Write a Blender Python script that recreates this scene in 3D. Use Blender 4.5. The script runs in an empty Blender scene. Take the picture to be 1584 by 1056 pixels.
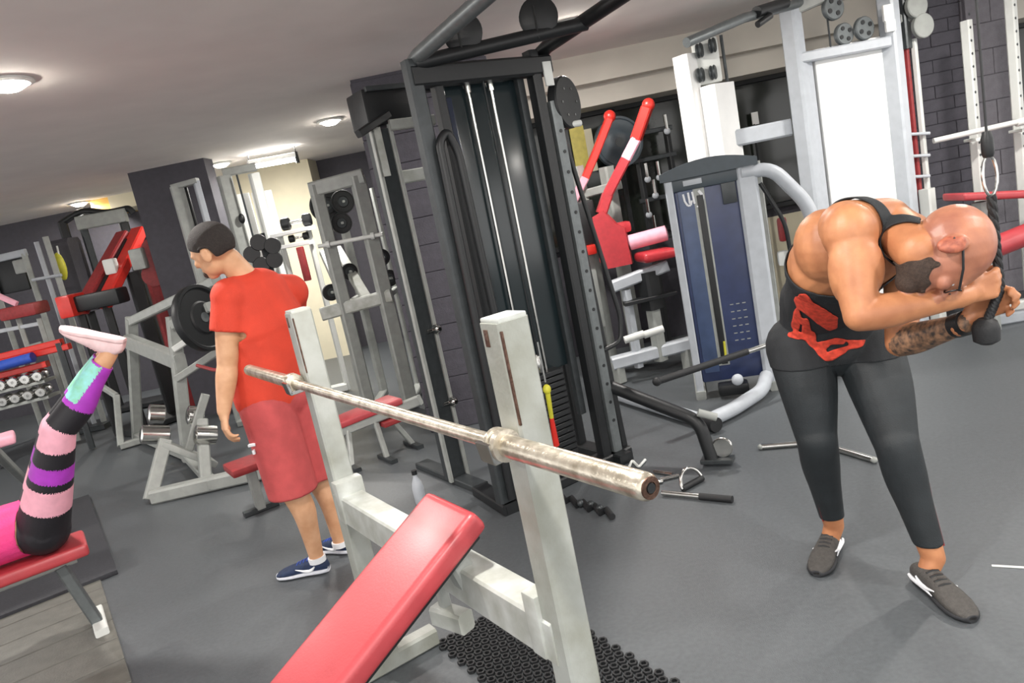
import bpy, bmesh, math, random
import numpy as np
from mathutils import Vector, Matrix, Quaternion
random.seed(4)
scene = bpy.context.scene
COL = scene.collection

# ------------------------------------------------------------------ camera
FPX, CAMH = 1144.0, 1.6
ROLL, PITCH = math.radians(11.6), math.radians(10.7)
_cp, _sp, _c, _s = math.cos(PITCH), math.sin(PITCH), math.cos(ROLL), math.sin(ROLL)
FW = Vector((0, _cp, -_sp)); _r0 = Vector((1, 0, 0)); _u0 = Vector((0, _sp, _cp))
XI = _c * _r0 - _s * _u0
YI = _s * _r0 + _c * _u0
CAM = Vector((0, 0, CAMH))
cam_data = bpy.data.cameras.new('camera')
cam_data.sensor_width = 36.0
cam_data.lens = FPX / 1584.0 * 36.0
cam_data.clip_start = 0.05
cam = bpy.data.objects.new('camera', cam_data)
COL.objects.link(cam)
_m = Matrix((XI, YI, -FW)).transposed().to_4x4()
_m.translation = CAM
cam.matrix_world = _m
scene.camera = cam

# ------------------------------------------------------------------ world, view
world = bpy.data.worlds.new('world')
scene.world = world
world.use_nodes = True
world.node_tree.nodes['Background'].inputs[0].default_value = (1.0, 0.985, 0.97, 1)
world.node_tree.nodes['Background'].inputs[1].default_value = 1.6
vs = scene.view_settings
vs.view_transform = 'Standard'
vs.look = 'None'
vs.gamma = 1.0
vs.use_curve_mapping = False
vs.exposure = 0.30
LAMP_W = 34.0

# ------------------------------------------------------------------ measuring helpers
def ray(x, y):
    return FW + XI * ((x - 792) / FPX) - YI * ((y - 528) / FPX)
def at(x, y, Y):
    d = ray(x, y)
    return CAM + d * (Y / d.y)
def fl(x, y, z=0.0):
    d = ray(x, y)
    return CAM + d * ((z - CAMH) / d.z)
def onplane(x, y, p0, n):
    d = ray(x, y)
    return CAM + d * ((Vector(p0) - CAM).dot(n) / d.dot(n))
UPZ = Vector((0, 0, 1))
A = Vector((-0.537, 0.844, 0)).normalized()      # the direction the barbells lie in
B = Vector((A.y, -A.x, 0))                       # at right angles to it
def ab(u, v, z=0.0):
    return B * u + A * v + UPZ * z

# ------------------------------------------------------------------ materials
def lin(h):
    h = h.lstrip('#')
    r = []
    for i in (0, 2, 4):
        c = int(h[i:i+2], 16) / 255
        r.append(c / 12.92 if c <= .04045 else ((c + .055) / 1.055) ** 2.4)
    return (*r, 1)
MATS = {}
def mat(name, col, rough=.5, metal=0., var=.12, scale=30., bump=.0, bscale=200., coat=0., spec=.5, col2=None, emit=0.):
    if name in MATS: return MATS[name]
    m = bpy.data.materials.new(name); m.use_nodes = True
    nt = m.node_tree; bs = nt.nodes['Principled BSDF']
    tc = nt.nodes.new('ShaderNodeTexCoord')
    nz = nt.nodes.new('ShaderNodeTexNoise'); nz.inputs['Scale'].default_value = scale; nz.inputs['Detail'].default_value = 6
    nt.links.new(tc.outputs['Object'], nz.inputs['Vector'])
    rp = nt.nodes.new('ShaderNodeValToRGB')
    c = lin(col); c2 = lin(col2) if col2 else c
    rp.color_ramp.elements[0].position = .35; rp.color_ramp.elements[1].position = .68
    rp.color_ramp.elements[0].color = (c2[0]*(1-var), c2[1]*(1-var), c2[2]*(1-var), 1)
    rp.color_ramp.elements[1].color = (min(1, c[0]*(1+var)), min(1, c[1]*(1+var)), min(1, c[2]*(1+var)), 1)
    nt.links.new(nz.outputs['Fac'], rp.inputs['Fac'])
    nt.links.new(rp.outputs['Color'], bs.inputs['Base Color'])
    bs.inputs['Roughness'].default_value = rough
    bs.inputs['Metallic'].default_value = metal
    bs.inputs['Specular IOR Level'].default_value = spec
    if coat: bs.inputs['Coat Weight'].default_value = coat; bs.inputs['Coat Roughness'].default_value = .25
    if bump:
        n2 = nt.nodes.new('ShaderNodeTexNoise'); n2.inputs['Scale'].default_value = bscale; n2.inputs['Detail'].default_value = 3
        nt.links.new(tc.outputs['Object'], n2.inputs['Vector'])
        bp = nt.nodes.new('ShaderNodeBump'); bp.inputs['Strength'].default_value = bump; bp.inputs['Distance'].default_value = .01
        nt.links.new(n2.outputs['Fac'], bp.inputs['Height']); nt.links.new(bp.outputs['Normal'], bs.inputs['Normal'])
    if emit:
        bs.inputs['Emission Color'].default_value = c; bs.inputs['Emission Strength'].default_value = emit
    MATS[name] = m
    return m
mat('floor', '#54585b', .40, 0, .10, 55, .2, 300, spec=.5)
mat('plank', '#63625c', .5, 0, .14, 14, .15, 120)
mat('mat_black', '#34353a', .7, 0, .15, 80, .3, 250)
mat('ceiling', '#ece6e1', .85, 0, .03, 3)
mat('ceil_panel', '#c2bcb4', .8, 0, .03, 4)
mat('wall_dark', '#45434a', .75, 0, .08, 20, .2, 90)
mat('block', '#4a4850', .7, 0, .10, 25, .3, 110)
mat('block_grey', '#69666c', .65, 0, .08, 25, .3, 110)
mat('cream', '#ded6bc', .8, 0, .04, 5)
mat('yellow_wall', '#c9a356', .8, 0, .05, 6)
mat('soffit', '#c9c4ba', .8, 0, .03, 5)
mat('glass_dark', '#20241f', .12, 0, .1, 8, coat=.2)
mat('paint_white', '#b9bcb8', .38, 0, .07, 12, .06, 60, col2='#a3a59c')
mat('paint_worn', '#a2a5a0', .4, 0, .06, 9, .10, 70, col2='#93958b')
mat('paint_grey', '#9a9d99', .42, 0, .08, 16, .06, 60)
mat('paint_lgrey', '#b3b8be', .4, 0, .05, 16)
mat('white', '#d4d6d2', .45, 0, .04, 8)
mat('white_bright', '#ececea', .4, 0, .03, 8)
mat('dark_metal', '#3d4143', .38, .3, .10, 30, .05, 100)
mat('grey_metal', '#6a6f70', .38, .35, .10, 30, .05, 100)
mat('black', '#17191b', .45, 0, .10, 40, .05, 120)
mat('black_gloss', '#191e22', .2, 0, .10, 10, coat=.4)
mat('rubber', '#1b1c1e', .6, 0, .12, 60, .15, 200)
mat('smoke', '#1a2427', .18, 0, .15, 5, coat=.35)
mat('smoke_blue', '#20283a', .2, 0, .15, 5, coat=.35)
mat('chrome', '#c9c8c4', .16, 1., .08, 20)
mat('steel', '#d2cabb', .3, .8, .12, 30, .1, 120, col2='#aca290')
mat('steel_dark', '#6b5348', .4, .9, .3, 40, .2, 150)
mat('red_vinyl', '#ad3a40', .42, 0, .08, 14, .05, 160, coat=.12, spec=.7)
mat('red_pad', '#b02f36', .4, 0, .10, 30, .05, 90, coat=.15)
mat('red_paint', '#cf2f26', .35, 0, .08, 20, coat=.2)
mat('red_dull', '#8e2a2c', .5, 0, .15, 30)
mat('blue_paint', '#2f3a5e', .35, 0, .12, 12, coat=.15)
mat('blue_dark', '#3a444b', .4, 0, .10, 16)
mat('blue_panel', '#3f4f70', .38, 0, .12, 12, coat=.15)
mat('yellow_pale', '#d8c96a', .6, 0, .1, 20)
mat('blue', '#2f4fae', .4, 0, .1, 20)
mat('navy', '#1c2a63', .4, 0, .1, 20)
mat('yellow', '#c9c43a', .5, 0, .1, 20)
mat('mirror', '#a9b0ae', .08, 1., .03, 4)
mat('skin', '#bb8058', .48, 0, .07, 14, .06, 260, col2='#af724e')
mat('skin_light', '#d3a37f', .5, 0, .05, 14, .05, 240, col2='#ca966f')
mat('tattoo', '#8d6a50', .55, 0, .35, 55, .05, 240, col2='#4e4540')
mat('scalp', '#b0765a', .40, 0, .10, 12, .08, 400, col2='#9c6250')
mat('hair', '#2c2522', .75, 0, .3, 120, .6, 400)
mat('ear', '#b5694e', .5, 0, .1, 60, col2='#8f4a3a')
mat('beard', '#43352d', .8, 0, .3, 140, .6, 420)
mat('tee_red', '#cf3f29', .8, 0, .08, 10, .2, 240)
mat('shorts_red', '#b64a4a', .8, 0, .10, 16, .2, 240)
mat('black_cloth', '#212427', .75, 0, .12, 20, .2, 260)
mat('legging', '#1f2427', .6, 0, .15, 16, .15, 260)
mat('legging_black', '#17151b', .6, 0, .12, 16, .1, 260)
mat('pink_pale', '#e6a6b6', .6, 0, .08, 20)
mat('pink_hot', '#e23c80', .7, 0, .12, 20, .2, 120)
mat('purple', '#a436b4', .6, 0, .10, 20)
mat('turquoise', '#8fd0d4', .6, 0, .12, 22, col2='#8ad0a8')
mat('shoe_grey', '#4a4744', .8, 0, .15, 90, .4, 300)
mat('shoe_navy', '#20304f', .75, 0, .2, 60, .3, 250)
mat('shoe_pink', '#e2c3c4', .7, 0, .08, 40)
mat('shoe_sole', '#d9dbe2', .6, 0, .05, 30)
mat('sole_dark', '#2b2c2f', .7, 0, .1, 40)
mat('white_mark', '#e6e7ea', .5, 0, .03, 30)
mat('lamp_glow', '#fff6ea', .5, 0, 0, 5, emit=110)
mat('tube_glow', '#fffdf6', .5, 0, 0, 5, emit=25)
mat('red_print', '#d1432f', .8, 0, .25, 60)

# ------------------------------------------------------------------ mesh helpers
def ortho(d, up=UPZ):
    d = Vector(d).normalized(); up = Vector(up)
    s = d.cross(up)
    if s.length < 1e-3: s = d.cross(Vector((0, 1, 0)))
    if s.length < 1e-3: s = d.cross(Vector((1, 0, 0)))
    s.normalize()
    return d, s, s.cross(d).normalized()
class MB:
    def __init__(self): self.v = []; self.f = []
    def add(self, vs, fs):
        o = len(self.v)
        self.v += [tuple(p) for p in vs]
        self.f += [tuple(i + o for i in f) for f in fs]
        return self
    def beam(self, p0, p1, w, h=None, up=UPZ, c=None):
        """box section from p0 to p1: w across, h along up; edges chamfered"""
        p0, p1 = Vector(p0), Vector(p1); h = h or w
        d, s, u = ortho(p1 - p0, up)
        c = min(w, h) * .14 if c is None else c
        W, Hh = w / 2, h / 2
        prof = [(W-c, -Hh), (W, -Hh+c), (W, Hh-c), (W-c, Hh), (-W+c, Hh), (-W, Hh-c), (-W, -Hh+c), (-W+c, -Hh)]
        vs = [p + s * x + u * y for p in (p0, p1) for x, y in prof]
        fs = [(i, (i+1) % 8, (i+1) % 8 + 8, i + 8) for i in range(8)]
        fs += [tuple(range(7, -1, -1)), tuple(range(8, 16))]
        return self.add(vs, fs)
    def tube(self, pts, r, n=12, caps=True):
        pts = [Vector(p) for p in pts]; m = len(pts)
        rs = r if isinstance(r, (list, tuple)) else [r] * m
        tang = [((pts[min(i+1, m-1)] - pts[max(i-1, 0)]).normalized()) for i in range(m)]
        d, s, u = ortho(tang[0])
        vs = []
        for i in range(m):
            if i:
                q = tang[i-1].rotation_difference(tang[i])
                s = q @ s; u = q @ u
            for k in range(n):
                an = 2 * math.pi * k / n
                vs.append(pts[i] + (s * math.cos(an) + u * math.sin(an)) * rs[i])
        fs = []
        for i in range(m - 1):
            for k in range(n):
                k2 = (k + 1) % n
                fs.append((i*n + k, i*n + k2, (i+1)*n + k2, (i+1)*n + k))
        if caps: fs += [tuple(range(n-1, -1, -1)), tuple(range((m-1)*n, m*n))]
        return self.add(vs, fs)
    def lathe(self, prof, cen, axis, n=24):
        """prof: (radius, along) pairs about axis through cen"""
        cen = Vector(cen); d, s, u = ortho(axis)
        vs = []
        for r, z in prof:
            for k in range(n):
                an = 2*math.pi*k/n
                vs.append(cen + d*z + (s*math.cos(an) + u*math.sin(an)) * max(r, 1e-4))
        fs = []
        m = len(prof)
        for i in range(m - 1):
            for k in range(n):
                k2 = (k+1) % n
                fs.append((i*n+k, i*n+k2, (i+1)*n+k2, (i+1)*n+k))
        fs += [tuple(range(n-1, -1, -1)), tuple(range((m-1)*n, m*n))]
        return self.add(vs, fs)
    def ell(self, cen, rad, axes=None, n=14, m=9):
        cen = Vector(cen); X, Y, Z = axes or (Vector((1,0,0)), Vector((0,1,0)), UPZ)
        vs = []
        for i in range(1, m):
            th = math.pi * i / m
            for k in range(n):
                ph = 2*math.pi*k/n
                vs.append(cen + X*rad[0]*math.sin(th)*math.cos(ph) + Y*rad[1]*math.sin(th)*math.sin(ph) + Z*rad[2]*math.cos(th))
        fs = []
        for i in range(m-2):
            for k in range(n):
                k2 = (k+1) % n
                fs.append((i*n+k, (i+1)*n+k, (i+1)*n+k2, i*n+k2))
        t = len(vs); vs.append(cen + Z*rad[2]); b = len(vs); vs.append(cen - Z*rad[2])
        for k in range(n):
            k2 = (k+1) % n
            fs.append((t, k, k2)); fs.append((b, (m-2)*n+k2, (m-2)*n+k))
        return self.add(vs, fs)
    def rbox(self, cen, size, axes=None, bev=.01, seg=2):
        X, Y, Z = axes or (Vector((1,0,0)), Vector((0,1,0)), UPZ)
        bm = bmesh.new(); bmesh.ops.create_cube(bm, size=1)
        for v in bm.verts: v.co = Vector((v.co.x*size[0], v.co.y*size[1], v.co.z*size[2]))
        if bev: bmesh.ops.bevel(bm, geom=list(bm.edges), offset=min(bev, min(size)*.49), segments=seg, profile=.6, affect='EDGES')
        bm.verts.index_update()
        cen = Vector(cen)
        vs = [cen + X*v.co.x + Y*v.co.y + Z*v.co.z for v in bm.verts]
        fs = [[v.index for v in f.verts] for f in bm.faces]
        bm.free()
        return self.add(vs, fs)
    def prism(self, poly, ext):
        """poly of 3-D points pushed along ext"""
        n = len(poly); ext = Vector(ext)
        vs = [Vector(p) for p in poly] + [Vector(p) + ext for p in poly]
        fs = [tuple(range(n-1, -1, -1)), tuple(range(n, 2*n))] + [(i, (i+1) % n, (i+1) % n + n, i+n) for i in range(n)]
        return self.add(vs, fs)
    def build(self, name, material, parent=None, ang=38, label=None):
        me = bpy.data.meshes.new(name)
        me.from_pydata(self.v, [], self.f)
        bm = bmesh.new(); bm.from_mesh(me); bmesh.ops.recalc_face_normals(bm, faces=list(bm.faces)); bm.to_mesh(me); bm.free()
        for p in me.polygons: p.use_smooth = True
        me.set_sharp_from_angle(angle=math.radians(ang))
        me.materials.append(MATS[material])
        return link(name, me, parent, label)
def link(name, me, parent=None, label=None):
    o = bpy.data.objects.new(name, me); COL.objects.link(o)
    if parent is not None:
        o.parent = parent
        if parent.type == 'EMPTY': o.matrix_parent_inverse = Matrix.Translation(-parent.location)
    if label: o['label'] = label
    return o
def tag(o, label, cat, group=None):
    o['label'] = label; o['category'] = cat
    if group: o['group'] = group
    return o
def thing(name, label, cat, loc, group=None):
    o = bpy.data.objects.new(name, None); COL.objects.link(o)
    o.empty_display_size = .1
    o.location = Vector(loc)
    return tag(o, label, cat, group)
def copy_tree(o, parent=None):
    c = o.copy(); COL.objects.link(c)
    if parent is not None: c.parent = parent
    for ch in list(o.children): copy_tree(ch, c)
    return c
def struct(o): o['kind'] = 'structure'; return o
def floor_of(p): return Vector((p[0], p[1], 0))
def arc(p0, pm, p1, n=8):
    """quadratic bend"""
    p0, pm, p1 = Vector(p0), Vector(pm), Vector(p1)
    return [p0*(1-t)**2 + pm*2*t*(1-t) + p1*t*t for t in [i/n for i in range(n+1)]]
def bent(pts, rad=.08, n=5):
    """polyline with rounded corners"""
    pts = [Vector(p) for p in pts]; out = [pts[0]]
    for i in range(1, len(pts)-1):
        p = pts[i]; d0 = pts[i-1]-p; d1 = pts[i+1]-p
        k = min(rad, d0.length*.45, d1.length*.45)
        out += arc(p + d0.normalized()*k, p, p + d1.normalized()*k, n)
    return out + [pts[-1]]
# ------------------------------------------------------------------ the room
CEIL = 2.62
def slab(name, x0, x1, y0, y1, z0, z1, m, parent=None):
    b = MB(); b.rbox(((x0+x1)/2, (y0+y1)/2, (z0+z1)/2), (abs(x1-x0), abs(y1-y0), abs(z1-z0)), bev=0)
    o = b.build(name, m, parent)
    if parent is None: struct(o)
    return o
floor = slab('floor', -12, 9, -2.5, 11, -.2, 0, 'floor')
ceiling = slab('ceiling', -12, 9, -.5, 11, CEIL, CEIL+.2, 'ceiling')
wall_back = slab('wall_back', -12, .35, 10.4, 10.6, 0, CEIL, 'wall_dark')
slab('wall_return', .15, .35, 7.2, 10.4, 0, CEIL, 'wall_dark')
wall_right = slab('wall_right', .35, 9, 7.0, 7.2, 0, CEIL, 'wall_dark')
slab('wall_pale_low', 1.9, 9, 6.98, 7.0, 0, .95, 'cream')
# soffit along the right-hand back wall, stepped in two bands
sz = at(1190, 108, 6.5).z
slab('trim_1', .35, 9, 6.5, 7.0, sz, CEIL, 'soffit')
slab('trim_2', .35, 9, 6.35, 6.5, sz + .17, CEIL, 'soffit')
# pale wall beside the far machines, yellow band by the column
cx0, cx1 = at(322, 300, 9.9).x, at(486, 290, 9.9).x
slab('wall_pale', cx0, cx1, 9.9, 10.4, 0, CEIL, 'cream')
yY = fl(172, 303, CEIL).y; yz = at(172, 326, yY).z
slab('trim_3', at(138, 318, yY).x, at(170, 310, yY).x, yY + .04, 10.4, yz, CEIL, 'yellow_wall')
slab('trim_4', at(170, 318, yY).x, at(222, 310, yY).x, yY, 10.4, yz, CEIL, 'cream')
# plain dark column behind the man in red
k0 = fl(197, 268, CEIL); k1 = fl(320, 245, CEIL)
slab('column_plain', k0.x, k1.x, k0.y, k0.y + .25, 0, CEIL, 'wall_dark')
# dark window band of the right-hand back wall: frames and panes
def window(n, x0, x1, z0, z1, Y, panes):
    fr = MB()
    for zz in (z0, z1): fr.beam((x0, Y, zz), (x1, Y, zz), .05, .05)
    for i in range(panes + 1):
        xx = x0 + (x1-x0) * i / panes
        fr.beam((xx, Y, z0), (xx, Y, z1), .04, .05, up=(0, 1, 0))
    w = struct(fr.build('window_%d' % n, 'black'))
    for i in range(panes):
        a0 = x0 + (x1-x0) * i / panes + .02; a1 = x0 + (x1-x0) * (i+1) / panes - .02
        g = MB(); g.rbox(((a0+a1)/2, Y + .01, (z0+z1)/2), (a1-a0, .012, z1-z0-.04), bev=0)
        g.build('pane', 'glass_dark', w)
window(1, .45, 3.05, 1.05, sz - .02, 6.96, 3)
window(2, 4.75, 8.6, 1.05, sz - .02, 6.96, 4)
# block columns: a core with every block a piece of its own
def block_column(name, x0, x1, y0, y1, m, bw=.40, bh=.20):
    core = slab(name, x0+.004, x1-.012, y0+.004, y1, 0, CEIL, m)
    def mesh_for(sx, sy, sz_):
        b = MB(); b.rbox((0, 0, 0), (sx, sy, sz_), bev=.003, seg=1)
        me = bpy.data.meshes.new('block'); me.from_pydata(b.v, [], b.f); me.materials.append(MATS[m]); return me
    cache = {}
    nrow = int(CEIL / bh)
    for r in range(nrow):
        z = (r + .5) * bh
        x = x0 - (bw/2 if r % 2 else 0)
        while x < x1 - .01:
            a0, a1 = max(x, x0), min(x + bw, x1)
            if a1 - a0 > .05:
                key = round(a1-a0, 3)
                if key not in cache: cache[key] = mesh_for(key - .004, .03, bh - .004)
                o = link('block', cache[key], core); o.location = ((a0+a1)/2, y0 + .008 + random.uniform(-.002, .002), z)
            x += bw
        y = y0 + .03 - (0 if r % 2 else bw/2)
        while y < y1 - .01:
            a0, a1 = max(y, y0 + .03), min(y + bw, y1)
            if a1 - a0 > .05:
                key = ('s', round(a1-a0, 3))
                if key not in cache: cache[key] = mesh_for(.03, key[1] - .004, bh - .004)
                o = link('block', cache[key], core); o.location = (x0 + .008 + random.uniform(-.002, .002), (a0+a1)/2, z)
            y += bw
    return core
block_column('column_block', at(588, 330, 5.45).x, at(800, 330, 5.45).x, 5.45, 6.0, 'block')
block_column('column_brick', at(1418, 150, 6.1).x, at(1494, 150, 6.1).x, 6.1, 6.6, 'block', .3, .1)
block_column('column_grey', at(1496, 150, 6.1).x, at(1566, 150, 6.1).x, 6.05, 6.6, 'block_grey', .4, .2)

# grey boards let into the floor at the left, and the black mats
pl = MB(); pl.rbox((0, 0, 0), (3.0, .232, .012), bev=.003, seg=1)
plm = bpy.data.meshes.new('plank'); plm.from_pydata(pl.v, [], pl.f); plm.materials.append(MATS['plank'])
for i in range(8):
    o = link('plank', plm, floor)
    o.location = ab(-1.53, 2.95 + .24*i, .004); o.rotation_euler = (0, 0, math.atan2(B.y, B.x))
def mat_box(name, u0, u1, v0, v1, th, m, label):
    b = MB(); b.rbox(ab((u0+u1)/2, (v0+v1)/2, th/2 + .0005), (u1-u0, v1-v0, th), (B, A, UPZ), bev=.004)
    return tag(b.build(name, m), label, 'mat')
mat_box('rubber_mat', -3.2, .06, 4.64, 6.6, .028, 'mat_black', 'flat black rubber mat lying behind the red bench of the woman')

# ------------------------------------------------------------------ lamps
def downlight(x, y, label, w=LAMP_W):
    t = thing('ceiling_downlight', label, 'ceiling light', (x, y, CEIL), 'round ceiling downlights')
    MB().lathe([(.085, -.001), (.118, -.002), (.120, -.012), (.096, -.020), (.086, -.012)], (x, y, CEIL), UPZ, 28).build('trim_ring', 'white', t)
    MB().lathe([(.001, -.052), (.045, -.047), (.075, -.030), (.088, -.004)], (x, y, CEIL), UPZ, 24).build('diffuser', 'lamp_glow', t)
    ld = bpy.data.lights.new('downlight_bulb', 'AREA'); ld.shape = 'DISK'; ld.size = .15; ld.energy = w; ld.color = (1, .97, .93)
    lo = bpy.data.objects.new('downlight_bulb', ld); COL.objects.link(lo); lo.parent = t; lo.location = (0, 0, -.058)
    return t
for (px, py), lab in (((10, 125), 'bright round downlight in the ceiling above the woman on the bench'),
                 ((122, 313), 'small round downlight near the far dark wall'),
                 ((341, 252), 'round downlight beside the top of the plain dark column'),
                 ((510, 185), 'round downlight beside the black head of the rack post'),
                 ((880, 35), 'round downlight between the overhead tubes of the cable tower')):
    p = fl(px, py, CEIL); downlight(p.x, p.y, lab)
for x, y in ((-.2, 1.6), (2.6, 1.4), (3.2, 4.2), (-3.2, .6), (-4.9, 5.6), (5.6, 2.6), (.6, -.3)):
    downlight(x, y, 'round downlight in the ceiling over the near part of the gym')
# tube light hung under the ceiling by the pale wall
p0, p1 = at(386, 252, 8.3), at(458, 239, 8.3)
t = thing('tube_light', 'glowing white tube light hung under the ceiling by the pale wall', 'ceiling light', (p0 + p1) / 2)
MB().beam(p0, p1, .10, .05).build('housing', 'white_bright', t)
MB().tube([p0 + Vector((.02, 0, -.045)), p1 + Vector((-.02, 0, -.045))], .024).build('tube', 'tube_glow', t)
for q in (p0, p1):
    MB().beam(q + Vector((0, 0, -.09)), q + Vector((0, 0, .03)), .03, .06).build('end_cap', 'black', t)
    MB().tube([q + Vector((0, 0, .02)), Vector((q.x, q.y, CEIL))], .006, 8).build('hanger', 'black', t)
ld = bpy.data.lights.new('tube_lamp', 'AREA'); ld.shape = 'RECTANGLE'; ld.size = .5; ld.size_y = .06; ld.energy = 9; ld.color = (1, .98, .94)
lo = bpy.data.objects.new('tube_lamp', ld); COL.objects.link(lo); lo.parent = t; lo.location = (0, 0, .06); lo.rotation_euler = (math.pi, 0, 0)
ld = bpy.data.lights.new('tube_lamp', 'AREA'); ld.shape = 'RECTANGLE'; ld.size = .5; ld.size_y = .06; ld.energy = 30; ld.color = (1, .98, .92)
lo = bpy.data.objects.new('tube_lamp', ld); COL.objects.link(lo); lo.parent = t; lo.location = (0, 0, -.075)
# ------------------------------------------------------------------ incline bench with its rack, and the barbell
S = 1.08
BAR_Z = 1.14
N0 = Vector((.159, 1.047, BAR_Z))
Up1 = N0 + A * .41; Up2 = N0 + A * 1.711           # where the collars lie against the uprights
bench = thing('incline_bench', 'pale grey steel incline bench with red pad under the loaded rack bar', 'bench', floor_of(Up1*.5+Up2*.5))
def upright(P, sgn):
    c = P - A * (.012 * sgn) + B * .071
    o = MB().beam(Vector((c.x, c.y, .03)), Vector((c.x, c.y, 1.375)), .072, .075, up=B, c=.006).build('upright', 'paint_worn', bench)
    MB().rbox((c.x, c.y, 1.379), (.066, .069, .012), (A, B, UPZ), .004).build('end_cap', 'paint_white', o)
    MB().beam(Vector((c.x, c.y, 1.36)) - B*.034 - A*.037, Vector((c.x, c.y, 1.17)) - B*.034 - A*.037, .004, .006, up=A, c=0).build('seam', 'steel_dark', o)
    # slotted edge strip
    sl = MB()
    for k in range(1):
        sl.rbox(Vector((c.x, c.y, 1.345)) - B * .0375 + A*.014, (.014, .004, .035), (A, B, UPZ), .001)
    sl.build('slot', 'steel_dark', o)
    hk = MB()
    q = Vector((c.x, c.y, BAR_Z))
    hk.beam(q - B*.036 + UPZ*-.024, q - B*.100 + UPZ*-.026, .05, .014)
    hk.beam(q - B*.098 + UPZ*-.028, q - B*.104 + UPZ*.012, .05, .010, up=B)
    hk.build('bar_hook', 'chrome', bench)
    ft = MB(); ft.beam(Vector((c.x, c.y, .035)) - B*.35, Vector((c.x, c.y, .035)) + B*.20, .07, .07); ft.build('foot', 'paint_worn', bench)
    return c
c1 = upright(Up1, -1); c2 = upright(Up2, 1)
MB().beam(Vector((c1.x, c1.y, .67)) , Vector((c2.x, c2.y, .67)), .085, .105, c=.006).build('cross_beam', 'paint_white', bench)
for c, s in ((c1, 1), (c2, -1)):
    MB().rbox(Vector((c.x, c.y, .70)) + A*(.055*s), (.05, .10, .15), (A, B, UPZ), .006).build('bracket', 'paint_white', bench)
# pad, inclined, running down towards the lower left
padv = .40 + .06
P0 = Up1 + A * .42
P0.z = 0
ang = math.radians(29.5)
PD = (B * math.cos(ang) + UPZ * math.sin(ang)).normalized()
PN = A.cross(PD).normalized()
if PN.z < 0: PN = -PN
top = P0 + B * .075 + A*.03; top.z = .880
ctr = top - PD * .43 - PN * .028
MB().rbox(ctr, (.86, .255, .062), (PD, A, PN), .022, 4).build('pad', 'red_vinyl', bench)
MB().rbox(ctr - PN * .040, (.80, .20, .018), (PD, A, PN), .003).build('pad_board', 'black', bench)
MB().beam(ctr - PN*.075 + PD*.36, ctr - PN*.075 - PD*.44, .05, .05, up=PN).build('pad_rail', 'paint_grey', bench)
seat_c = ctr - PD * .50 - B * .17; seat_c.z = .42
MB().rbox(seat_c, (.30, .26, .06), (B, A, UPZ), .02, 3).build('seat', 'red_vinyl', bench)
sp = Vector((P0.x, P0.y, 0))
MB().beam(sp - B*.35 + UPZ*.045, sp - B*.95 + UPZ*.045, .06, .06).build('base_rail', 'paint_grey', bench)
MB().beam(sp + B*.06 + UPZ*.66, sp + B*.02 + UPZ*.80, .06, .06, up=A).build('pad_bracket', 'paint_grey', bench)
MB().beam(seat_c - UPZ*.03, Vector((seat_c.x, seat_c.y, .05)), .05, .05, up=A).build('seat_post', 'paint_grey', bench)
# short adjuster tube that shows under the pad
q0 = fl(664, 938, .5); q1 = fl(722, 962, .5)
MB().beam(q0 - A*.05, q1, .055, .06).build('adjuster_tube', 'paint_white', bench)
MB().beam((q0+q1)/2 + UPZ*.16, (q0+q1)/2, .03, .03, up=A).build('adjuster_pin', 'paint_grey', bench)

bb = thing('barbell', 'worn steel barbell without plates resting on the incline bench uprights', 'barbell', floor_of(N0 + A*1.1) + UPZ*BAR_Z)
Z = Vector((0, 0, 0)); off = -B * .085
def bp(t): return N0 + off*0 + A*t - B*.0
MB().tube([bp(.40), bp(1.73)], .0155, 20).build('shaft', 'steel', bb)
for t0, t1, ts in ((0.0, .395, .395), (2.30, 1.735, 1.735)):
    sg = 1 if t1 > t0 else -1
    sl = MB().lathe([(.018, 0), (.0215, .004), (.0225, .010), (.0225, abs(t1-t0))], bp(t0), A*sg, 24).build('sleeve', 'steel', bb)
    MB().lathe([(.009, -.001), (.010, -.003), (.018, -.003), (.018, .002)], bp(t0), A*sg, 20).build('end_cap', 'steel_dark', sl)
    MB().lathe([(.008, -.004), (.0085, .001)], bp(t0), A*sg, 16).build('end_bolt', 'black', sl)
    MB().lathe([(.022, -.008), (.033, -.006), (.033, .010), (.028, .014), (.028, .022), (.032, .024), (.032, .034), (.018, .038)], bp(t1), A*sg, 28).build('collar', 'steel', bb)

# perforated ring mat under the bench
rm = MB()
for i in range(12):
    for j in range(36):
        c = ab(.965 + .036*i + (.018 if j % 2 else 0), 1.24 + .035*j, 0)
        n = 6
        vs = []; fs = []
        for r, z in ((.010, .001), (.010, .012), (.017, .012), (.017, .001)):
            for k in range(n):
                an = 2*math.pi*k/n
                vs.append(c + Vector((r*math.cos(an), r*math.sin(an), z)))
        for q in range(3):
            for k in range(n):
                k2 = (k+1) % n
                fs.append((q*n+k, q*n+k2, (q+1)*n+k2, (q+1)*n+k))
        rm.add(vs, fs)
RM = rm.build('ring_mat', 'rubber')
RM['kind'] = 'stuff'
tag(RM, 'black perforated rubber ring mat on the floor under the incline bench', 'mat')

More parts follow.
